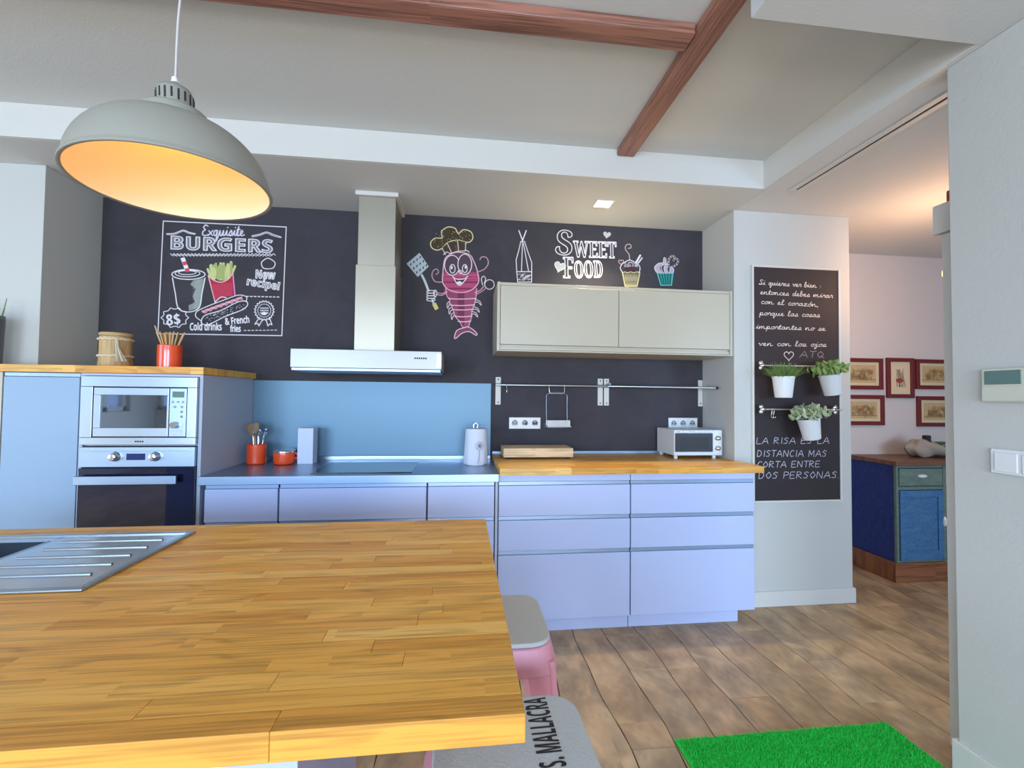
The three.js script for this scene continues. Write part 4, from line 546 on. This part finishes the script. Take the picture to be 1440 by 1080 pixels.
{
  const x = 0.607, y = 1.933, z = 1.894, g = group('pendant_lamp', [x, y, z], 'grey enamel dome pendant lamp over the island', 'pendant lamp');
  const RR = 0.225, prof = [], inn = [];
  for (let i = 0; i <= 26; i++) { const a = i / 26 * 1.36, r = RR * Math.cos(a) ** 0.72, h = 0.172 * Math.sin(a) ** 1.08; prof.push([r, h]); inn.push([Math.max(r - 0.004, 0.001), h - 0.0015]); }
  const tilt = (q) => q.rotateZ(0.043).translate(x, y, z);
  part('shade', tilt(lathe([[RR - 0.004, -0.001], [RR + 0.004, -0.004], [RR + 0.005, 0.002], ...prof.slice(1)], 0, 0, 0, 72)), M.shade, g);
  part('shade_lining', tilt(lathe([...inn, [0.03, 0.168]].reverse(), 0, 0, 0, 72)), M.shadeIn, g, 'white enamel inside of the shade tinted with warm lamp glow');
  part('collar', tilt(lathe([[0.072, 0.164], [0.079, 0.17], [0.08, 0.192], [0.074, 0.199], [0.05, 0.206], [0.042, 0.212]], 0, 0, 0, 48)), M.shade, g);
  const neck = part('neck', tilt(lathe([[0.042, 0.208], [0.043, 0.252], [0.037, 0.265], [0.016, 0.271], [0.008, 0.275], [0.0075, 0.288], [0, 0.289]], 0, 0, 0, 40)), M.shade, g);
  for (let i = 0; i < 18; i++) { const a = i / 18 * 6.283; part('vent_slot', tilt(bx(-0.0022, 0.0022, 0.22 + (i % 2) * 0.004, 0.25, 0.0425, 0.0438, 0).rotateY(a)), M.rubber, neck); }
  part('cord_grip', tilt(cyl(0.009, 0.007, 0.014, 0, 0.286, 0, 16)), M.whitePlastic, g);
  part('cord', tube([[x - 0.011, y + 0.298, z], [x - 0.008, y + 0.45, z + 0.002], [x + 0.002, y + 0.65, z], [x + 0.006, TRAY - 0.012, z]], 0.0032, 40, 8), mat([0.55, 0.53, 0.53], 0.5), g); part('ceiling_rose', cyl(0.04, 0.05, 0.024, x + 0.006, TRAY - 0.0245, z, 28), M.shade, g);
  part('bulb', tilt(lathe([[0, 0.112], [0.014, 0.114], [0.023, 0.126], [0.022, 0.138], [0.014, 0.15], [0.013, 0.164], [0, 0.165]], 0, 0, 0, 28)), M.bulb, g);
  const l = new THREE.PointLight(new THREE.Color().setRGB(1, 0.40, 0.01), 0.085, 0, 2); l.position.set(x - 0.005, y + 0.132, z); l.castShadow = true; l.shadow.radius = 1.4; scene.add(l);
}
{
  const p = at(1334, 383, 'z', 0.75), g = group('hall_lamp', [p.x, CEIL, p.z], 'small glowing globe lamp hanging in the hall behind the door', 'pendant lamp');
  part('globe', new THREE.SphereGeometry(0.05, 24, 16).translate(p.x + 0.028, p.y, p.z), M.bulb, g); part('cord', rod([p.x + 0.028, p.y + 0.049, p.z], [p.x + 0.028, CEIL, p.z], 0.003), M.trimWhite, g);
  const l = new THREE.PointLight(new THREE.Color().setRGB(1, 0.56, 0.32), 1.1, 0, 2); l.position.set(p.x + 0.028, p.y, p.z); l.castShadow = true; l.shadow.radius = 2.4; scene.add(l);
}
// ------------------------------------------------------------------ island with sink
const IT = 0.918;
{
  const X0 = -0.75, X1 = 1.478, Z0 = 1.506, Z1 = 2.533, TH = 0.042, rows = 23, d = (Z1 - Z0) / rows, r = rng(1234);
  const t = group('island_worktop', [0.36, IT - TH, 2.02], 'thick oak butcher-block island top', 'worktop');
  const bowl = [-0.30, 0.15, 1.66, 1.985];
  for (let k = 0; k < rows; k++) {
    const za = Z0 + k * d, zb = za + d, cut = za < bowl[3] && zb > bowl[2], spans = cut ? [[X0, bowl[0]], [bowl[1], X1]] : [[X0, X1]];
    for (const [s0, s1] of spans) { let x = s0; let first = true; while (x < s1 - 0.001) { let b = x + (first ? 0.1 + r() * 0.4 : 0.22 + r() * 0.42); first = false; if (s1 - b < 0.1) b = s1; part('stave', bx(x + 0.00012, b - 0.00012, IT - TH, IT - r() * 0.00012, za + 0.0001, zb - 0.0001, k === 0 || k === rows - 1 || b === X1 ? 0.0016 : 0.0004, 'x', r() * 9, r() * 5), M.oak[Math.floor(r() * M.oak.length)], t); x = b; } }
  }
  const b = group('island_cabinet', [0.1, 0, 1.85], 'pale cabinet base carrying the oak island top', 'cabinet');
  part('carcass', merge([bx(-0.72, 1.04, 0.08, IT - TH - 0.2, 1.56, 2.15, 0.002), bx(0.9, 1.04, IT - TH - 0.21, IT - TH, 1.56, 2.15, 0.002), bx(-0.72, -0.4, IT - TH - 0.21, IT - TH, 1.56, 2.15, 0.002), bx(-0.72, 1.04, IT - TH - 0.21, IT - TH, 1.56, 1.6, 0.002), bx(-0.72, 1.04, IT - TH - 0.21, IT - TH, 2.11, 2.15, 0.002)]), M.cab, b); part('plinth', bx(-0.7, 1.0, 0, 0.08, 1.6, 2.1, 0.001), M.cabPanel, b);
  const s = group('sink', [0, IT, 1.82], 'stainless steel inset sink with ridged drainer in the island', 'sink'), sx0 = -0.72, sx1 = 0.526, sz0 = 1.6, sz1 = 2.046, y = IT + 0.0004;
  // rim and drainer pan: a raised border round a slightly lower pan
  const lp = M.steel;
  part('rim', merge([bx(sx0, sx1, y, y + 0.0075, sz0, sz0 + 0.02, 0.0035), bx(sx0, sx1, y, y + 0.0075, sz1 - 0.02, sz1, 0.0035), bx(sx1 - 0.02, sx1, y, y + 0.0075, sz0 + 0.018, sz1 - 0.018, 0.0035), bx(sx0, sx0 + 0.02, y, y + 0.0075, sz0 + 0.018, sz1 - 0.018, 0.0035)]), lp, s);
  part('drainer', merge([bx(0.15, sx1 - 0.018, y, y + 0.0025, sz0 + 0.018, sz1 - 0.018, 0), bx(sx0 + 0.018, 0.152, y, y + 0.0025, sz0 + 0.018, 1.662, 0), bx(sx0 + 0.018, 0.152, y, y + 0.0025, 1.983, sz1 - 0.018, 0), bx(sx0 + 0.018, -0.298, y, y + 0.0025, 1.66, 1.985, 0)]), mat([0.68, 0.69, 0.70], 0.2, 1), s);
  for (let i = 0; i < 5; i++) { const zz = 1.675 + i * 0.067; part('ridge', rod([0.185 + (i % 2) * 0.01, y + 0.002, zz], [0.47, y + 0.0028, zz], 0.0045), lp, s); }
  const by = IT - 0.17; part('bowl', merge([bx(-0.298, -0.292, by, y + 0.003, 1.664, 1.981, 0), bx(0.142, 0.148, by, y + 0.003, 1.664, 1.981, 0), bx(-0.298, 0.148, by, y + 0.003, 1.662, 1.668, 0), bx(-0.298, 0.148, by, y + 0.003, 1.977, 1.983, 0), bx(-0.298, 0.148, by - 0.004, by, 1.662, 1.983, 0)]), mat([0.55, 0.62, 0.72], 0.22, 1), s); part('drain', cyl(0.04, 0.04, 0.003, -0.08, by, 1.82, 24), M.chrome, s);
}
// ------------------------------------------------------------------ stools
function roundedSquare(w, d, rad) { const s = new THREE.Shape(), a = w / 2, b = d / 2; s.moveTo(-a + rad, -b); s.lineTo(a - rad, -b); s.quadraticCurveTo(a, -b, a, -b + rad); s.lineTo(a, b - rad); s.quadraticCurveTo(a, b, a - rad, b); s.lineTo(-a + rad, b); s.quadraticCurveTo(-a, b, -a, b - rad); s.lineTo(-a, -b + rad); s.quadraticCurveTo(-a, -b, -a + rad, -b); return s; }
function stool(x, z, turn, label, cushionMat, print) {
  const g = new THREE.Group(); g.name = numbered('bar_stool'); g.position.set(x, 0, z); g.rotation.y = turn; g.userData = { label, category: 'stool' }; scene.add(g);
  const P = (n, geo, m, l) => { const q = new THREE.Mesh(geo, m); q.name = n; if (l) q.userData.label = l; return add(q, g); };
  const H = 0.639;
  const shell = new THREE.ExtrudeGeometry(roundedSquare(0.318, 0.318, 0.07), { depth: 0.062, bevelEnabled: true, bevelSize: 0.01, bevelThickness: 0.008, bevelSegments: 3, curveSegments: 10 }); shell.rotateX(-Math.PI / 2);
  { const p = shell.attributes.position; for (let i = 0; i < p.count; i++) { const k = 1 + 0.1 * (1 - Math.max(0, Math.min(1, p.getY(i) / 0.062))); p.setX(i, p.getX(i) * k); p.setZ(i, p.getZ(i) * k); } shell.computeVertexNormals(); } shell.translate(0, H - 0.07, 0); P('seat', metreUV(shell), M.pink);
  for (const sx of [-1, 1]) for (const sz of [-1, 1]) {
    const a = [sx * 0.135, H - 0.06, sz * 0.135], f = [sx * 0.2, 0.012, sz * 0.2];   // folded sheet leg: two flanges
    const L1 = prism([f[0], f[1], f[2] + sz * 0.012], [a[0] - sx * 0.008, a[1], a[2] + sz * 0.03], 0.032, 0.085, 0.004, 0.006), L2 = prism([f[0] + sx * 0.012, f[1], f[2]], [a[0] + sx * 0.03, a[1], a[2] - sz * 0.008], 0.004, 0.006, 0.032, 0.085), C = rod([f[0] + sx * 0.008, f[1], f[2] + sz * 0.008], [a[0] + sx * 0.022, a[1] + 0.02, a[2] + sz * 0.022], 0.013, 12);
    P('leg', metreUV(merge([L1, L2, C]), 'y'), M.pink); P('foot', cyl(0.02, 0.017, 0.03, f[0] + sx * 0.008, 0, f[2] + sz * 0.008, 14), M.rubber);
  }
  const q = 0.181; for (const s of [-1, 1]) { P('footrest', bx(-q, q, 0.2, 0.225, s * q - 0.006, s * q + 0.006, 0.002), M.pink); P('footrest', bx(s * q - 0.006, s * q + 0.006, 0.2, 0.225, -q, q, 0.002), M.pink); }
  const cu = new THREE.ExtrudeGeometry(roundedSquare(0.318, 0.318, 0.068), { depth: 0.004, bevelEnabled: true, bevelSize: 0.006, bevelThickness: 0.005, bevelSegments: 4, curveSegments: 10 }); cu.rotateX(-Math.PI / 2); cu.translate(0, H + 0.0055, 0); P('cushion', metreUV(cu), cushionMat, print ? 'pale cushion with faded dark stencilled letters' : 'plain grey cushion');
  if (print) { const pr = new THREE.PlaneGeometry(0.072, 0.205); pr.rotateX(-Math.PI / 2); pr.translate(0.07, H + 0.0152, -0.052); P('printed_letters', pr, print, 'dark stencilled letters'); }
}
{
  const c = canvas(1024, 240), x = c.getContext('2d'), r = rng(3); x.clearRect(0, 0, 1024, 240); x.fillStyle = '#26262c'; x.font = 'bold 200px sans-serif'; const w = x.measureText('S. MALLACRA').width; x.save(); x.scale(1010 / w, 1.25); x.fillText('S. MALLACRA', 4, 168); x.restore();
  x.globalCompositeOperation = 'destination-out'; for (let i = 0; i < 900; i++) { x.fillStyle = `rgba(0,0,0,${r() * 0.5})`; x.fillRect(r() * 1024, r() * 240, 2 + r() * 22, 1 + r() * 2); }
  const v = canvas(240, 1024), y = v.getContext('2d'); y.translate(0, 1024); y.rotate(-Math.PI / 2); y.drawImage(c, 0, 0);
  const t = tex(v), print = new THREE.MeshStandardMaterial({ map: t, transparent: true, alphaTest: 0.3, roughness: 0.9 });
  stool(1.497, 1.71, 0.0, 'pink metal bar stool with plain grey cushion under the island', M.cushion, null); stool(1.497, 2.262, 0.02, 'pink metal bar stool with stencilled lettering on its pale cushion', mat([0.5, 0.53, 0.54], 0.9, 0, { bumpMap: bumpFine, bumpScale: 0.0006 }), print);
}
// ------------------------------------------------------------------ artificial grass mat
{
  const x0 = 2.25, x1 = 3.195, z0 = 1.447, z1 = 2.1, g = group('grass_mat', [2.72, 0, 1.77], 'bright green artificial grass mat on the plank floor', 'mat'); part('backing', bx(x0, x1, 0.0005, 0.008, z0, z1, 0.002), M.green, g);
  const blade = new THREE.ConeGeometry(0.0022, 0.014, 4, 1); blade.translate(0, 0.006, 0); const n = 26000, im = new THREE.InstancedMesh(blade, mat([1, 1, 1], 0.7), n), r = rng(6), m = new THREE.Matrix4(), q = new THREE.Quaternion(), e = new THREE.Euler(), col = new THREE.Color();
  for (let i = 0; i < n; i++) { e.set((r() - 0.5) * 0.9, r() * 6, (r() - 0.5) * 0.9); q.setFromEuler(e); const s = 0.8 + r() * 0.5; m.compose(V(x0 + 0.004 + r() * (x1 - x0 - 0.008) - 2.72, 0.007, z0 + 0.004 + r() * (z1 - z0 - 0.008) - 1.77), q, V(s, s, s)); im.setMatrixAt(i, m); const k = 0.75 + r() * 0.5; im.setColorAt(i, col.setRGB(0.014 * k, 0.56 * k, 0.06 * k)); }
  im.name = 'pile'; im.userData.kind = 'stuff'; add(im, g);
}
// ------------------------------------------------------------------ hall: dresser, pictures
{
  const g = group('painted_dresser', [5.3, 0, -0.06], 'painted blue and green dresser with wooden top in the hall', 'dresser'), x0 = 4.69, x1 = 6.0, zf = 0.13, zb = ZH + 0.016;
  const worn = (seed, a, b) => { const f = noiseField(seed, 64), h = noiseField(seed + 2, 64); return dataTex(256, 256, (u, v) => { const t = Math.max(0, Math.min(1, (f(u * 8, v * 32) * 0.4 + h(u * 64, v * 64) * 0.6 - 0.25) * 1.6)); return a.map((q, i) => q + (b[i] - q) * t); }, 2, 2); };
  const blue = mat([1, 1, 1], 0.5, 0, { map: worn(41, [0.06, 0.14, 0.42], [0.10, 0.24, 0.55]) }), sky = mat([1, 1, 1], 0.5, 0, { map: worn(51, [0.2, 0.42, 0.62], [0.34, 0.5, 0.62]) }), sage = mat([1, 1, 1], 0.5, 0, { map: worn(61, [0.38, 0.46, 0.42], [0.46, 0.54, 0.48]) }), yel = mat([0.7, 0.45, 0.03], 0.5), brown = mat([0.2, 0.09, 0.05], 0.45, 0, { map: gBeam }), plw = mat([0.32, 0.12, 0.05], 0.5, 0, { map: gBeam });
  part('carcass', bx(x0, x1, 0.145, 0.88, zb, zf - 0.02, 0.002), blue, g); part('top', bx(x0 - 0.02, x1 + 0.02, 0.88, 0.915, zb, zf + 0.02, 0.006), brown, g, 'brown wooden top'); part('plinth', bx(x0 - 0.025, x1, 0, 0.145, zb, zf + 0.012, 0.004), plw, g, 'wooden plinth');
  part('face_frame', merge([bx(x0, x0 + 0.02, 0.145, 0.88, zf - 0.02, zf, 0.001), bx(x0 + 0.405, x0 + 0.43, 0.145, 0.88, zf - 0.02, zf, 0.001), bx(x0 + 0.02, x0 + 0.405, 0.695, 0.72, zf - 0.02, zf - 0.004, 0.001), bx(x0 + 0.02, x0 + 0.405, 0.145, 0.16, zf - 0.02, zf - 0.004, 0.001), bx(x0 + 0.02, x0 + 0.405, 0.862, 0.88, zf - 0.02, zf - 0.004, 0.001)]), sage, g);
  const cup = (par, cx, cy, vert) => { const q = new THREE.SphereGeometry(0.04, 20, 12).scale(vert ? 0.35 : 1, vert ? 1 : 0.36, 0.4).translate(cx, cy, zf + 0.006); part('handle', q, M.whitePlastic, par, 'white oval handle'); };
  const unit = (xa, dm, om, hx) => { const dr = part('drawer', bx(xa + 0.006, xa + 0.379, 0.725, 0.858, zf - 0.018, zf + 0.004, 0.004), dm, g); cup(dr, xa + 0.2, 0.8, false); const dd = part('door', bx(xa + 0.006, xa + 0.379, 0.164, 0.69, zf - 0.018, zf - 0.002, 0.003), om, g); part('stile', merge([bx(xa + 0.006, xa + 0.05, 0.164, 0.69, zf - 0.002, zf + 0.008, 0.003), bx(xa + 0.335, xa + 0.379, 0.164, 0.69, zf - 0.002, zf + 0.008, 0.003), bx(xa + 0.05, xa + 0.335, 0.64, 0.69, zf - 0.002, zf + 0.008, 0.003), bx(xa + 0.05, xa + 0.335, 0.164, 0.235, zf - 0.002, zf + 0.008, 0.003)]), om === sky ? sky : sage, dd); if (hx) cup(dd, xa + hx, 0.45, true); };
  unit(x0 + 0.02, sage, sky, 0.385); unit(x0 + 0.43, yel, sage, 0);
  { const s = new THREE.SphereGeometry(1, 28, 18), p = s.attributes.position; for (let i = 0; i < p.count; i++) { const a = p.getX(i), b = p.getY(i), c = p.getZ(i), k = 1 + 0.12 * Math.sin(a * 5 + b * 3) + 0.08 * Math.sin(c * 7 + a * 4); p.setXYZ(i, a * k * 0.17 + (b > 0 ? b * -0.05 : 0), Math.max(b, -0.75) * k * 0.075 + 0.058, c * k * 0.08); } s.computeVertexNormals(); const o = group('handbag', [5.21, 0.9155, -0.08], 'slumped beige grey bag with a black clasp on the dresser', 'bag'); part('bag', s.translate(5.21, 0.925, -0.08), mat([0.36, 0.31, 0.25], 0.7), o); part('clasp', bx(5.17, 5.215, 1.03, 1.095, -0.09, -0.05, 0.006).rotateZ(0), M.rubber, o, 'black clasp'); part('strap', tube([[5.29, 1.0, -0.06], [5.34, 1.02, -0.03], [5.38, 0.97, -0.02], [5.4, 0.925, -0.03]], 0.007), mat([0.3, 0.26, 0.2], 0.7), o); }
  single('green_box', bx(5.42, 5.6, 0.9155, 1.03, -0.2, -0.05, 0.004), mat([0.1, 0.2, 0.12], 0.6), 'dull green box on the dresser behind the bag', 'box');
  // framed sepia prints
  const paint = (seed) => { const c = canvas(300, 220), x = c.getContext('2d'), r = rng(seed); x.fillStyle = '#d8c6a2'; x.fillRect(0, 0, 300, 220); x.fillStyle = '#c3a878'; x.fillRect(26, 26, 248, 168);
    for (let i = 0; i < 90; i++) { x.fillStyle = `rgba(${90 + r() * 70},${62 + r() * 50},${30 + r() * 30},${0.1 + r() * 0.25})`; x.beginPath(); x.ellipse(60 + r() * 180, 70 + r() * 90, 4 + r() * 26, 4 + r() * 16, r() * 3, 0, 7); x.fill(); } x.fillStyle = 'rgba(120,86,48,0.6)'; x.fillRect(26, 160, 248, 8); for (let i = 0; i < 12; i++) { x.strokeStyle = `rgba(60,42,26,${0.3 + r() * 0.4})`; x.lineWidth = 2; x.beginPath(); const a = 50 + r() * 200; x.moveTo(a, 165); x.quadraticCurveTo(a + r() * 30 - 15, 120, a + r() * 50 - 25, 70 + r() * 40); x.stroke(); } return tex(c); };
  const portrait = () => { const c = canvas(220, 320), x = c.getContext('2d'), r = rng(88); x.fillStyle = '#dcc9a4'; x.fillRect(0, 0, 220, 320); x.lineWidth = 5; for (let i = 0; i < 16; i++) { x.strokeStyle = `rgba(70,52,30,${0.4 + r() * 0.4})`; x.beginPath(); const a = 50 + r() * 120; x.moveTo(a, 250); x.quadraticCurveTo(a + r() * 60 - 30, 160, 70 + r() * 90, 60 + r() * 60); x.stroke(); } x.fillStyle = 'rgba(150,40,24,0.8)'; x.beginPath(); x.ellipse(105, 185, 40, 24, 0, 0, 7); x.fill(); return tex(c); };
  const pic = (u0, v0, u1, v1, t, label) => { const a = at(u0, v0, 'z', ZH + 0.015), b = at(u1, v1, 'z', ZH + 0.015), X0 = a.x, X1 = b.x, Y0 = b.y, Y1 = a.y, f = 0.034, z = ZH, o = group('framed_picture', [(X0 + X1) / 2, Y0, z], label, 'picture', { group: 'red framed sepia prints in the hall' });
    part('frame', merge([bx(X0, X0 + f, Y0, Y1, z + 0.001, z + 0.022, 0.003), bx(X1 - f, X1, Y0, Y1, z + 0.001, z + 0.022, 0.003), bx(X0 + f, X1 - f, Y0, Y0 + f, z + 0.001, z + 0.022, 0.003), bx(X0 + f, X1 - f, Y1 - f, Y1, z + 0.001, z + 0.022, 0.003)]), M.frame, o, 'dark red wooden frame'); part('print', planeXY(X0 + f, X1 - f, Y0 + f, Y1 - f, z + 0.006, 0.003), mat([1, 1, 1], 0.6, 0, { map: t }), o); };
  pic(1184, 503, 1242, 548, paint(1), 'red framed sepia print of a tree, above another next to the pier'); pic(1247, 503, 1286, 560, portrait(), 'red framed upright print with a red patch, alone in the middle'); pic(1288, 505, 1352, 548, paint(2), 'red framed orange sepia print above another by the door'); pic(1184, 555, 1244, 598, paint(3), 'red framed sepia print of an arch, below another next to the pier'); pic(1290, 557, 1354, 600, paint(4), 'red framed grey sepia print, below another by the door');
}
renderer.render(scene, camera);
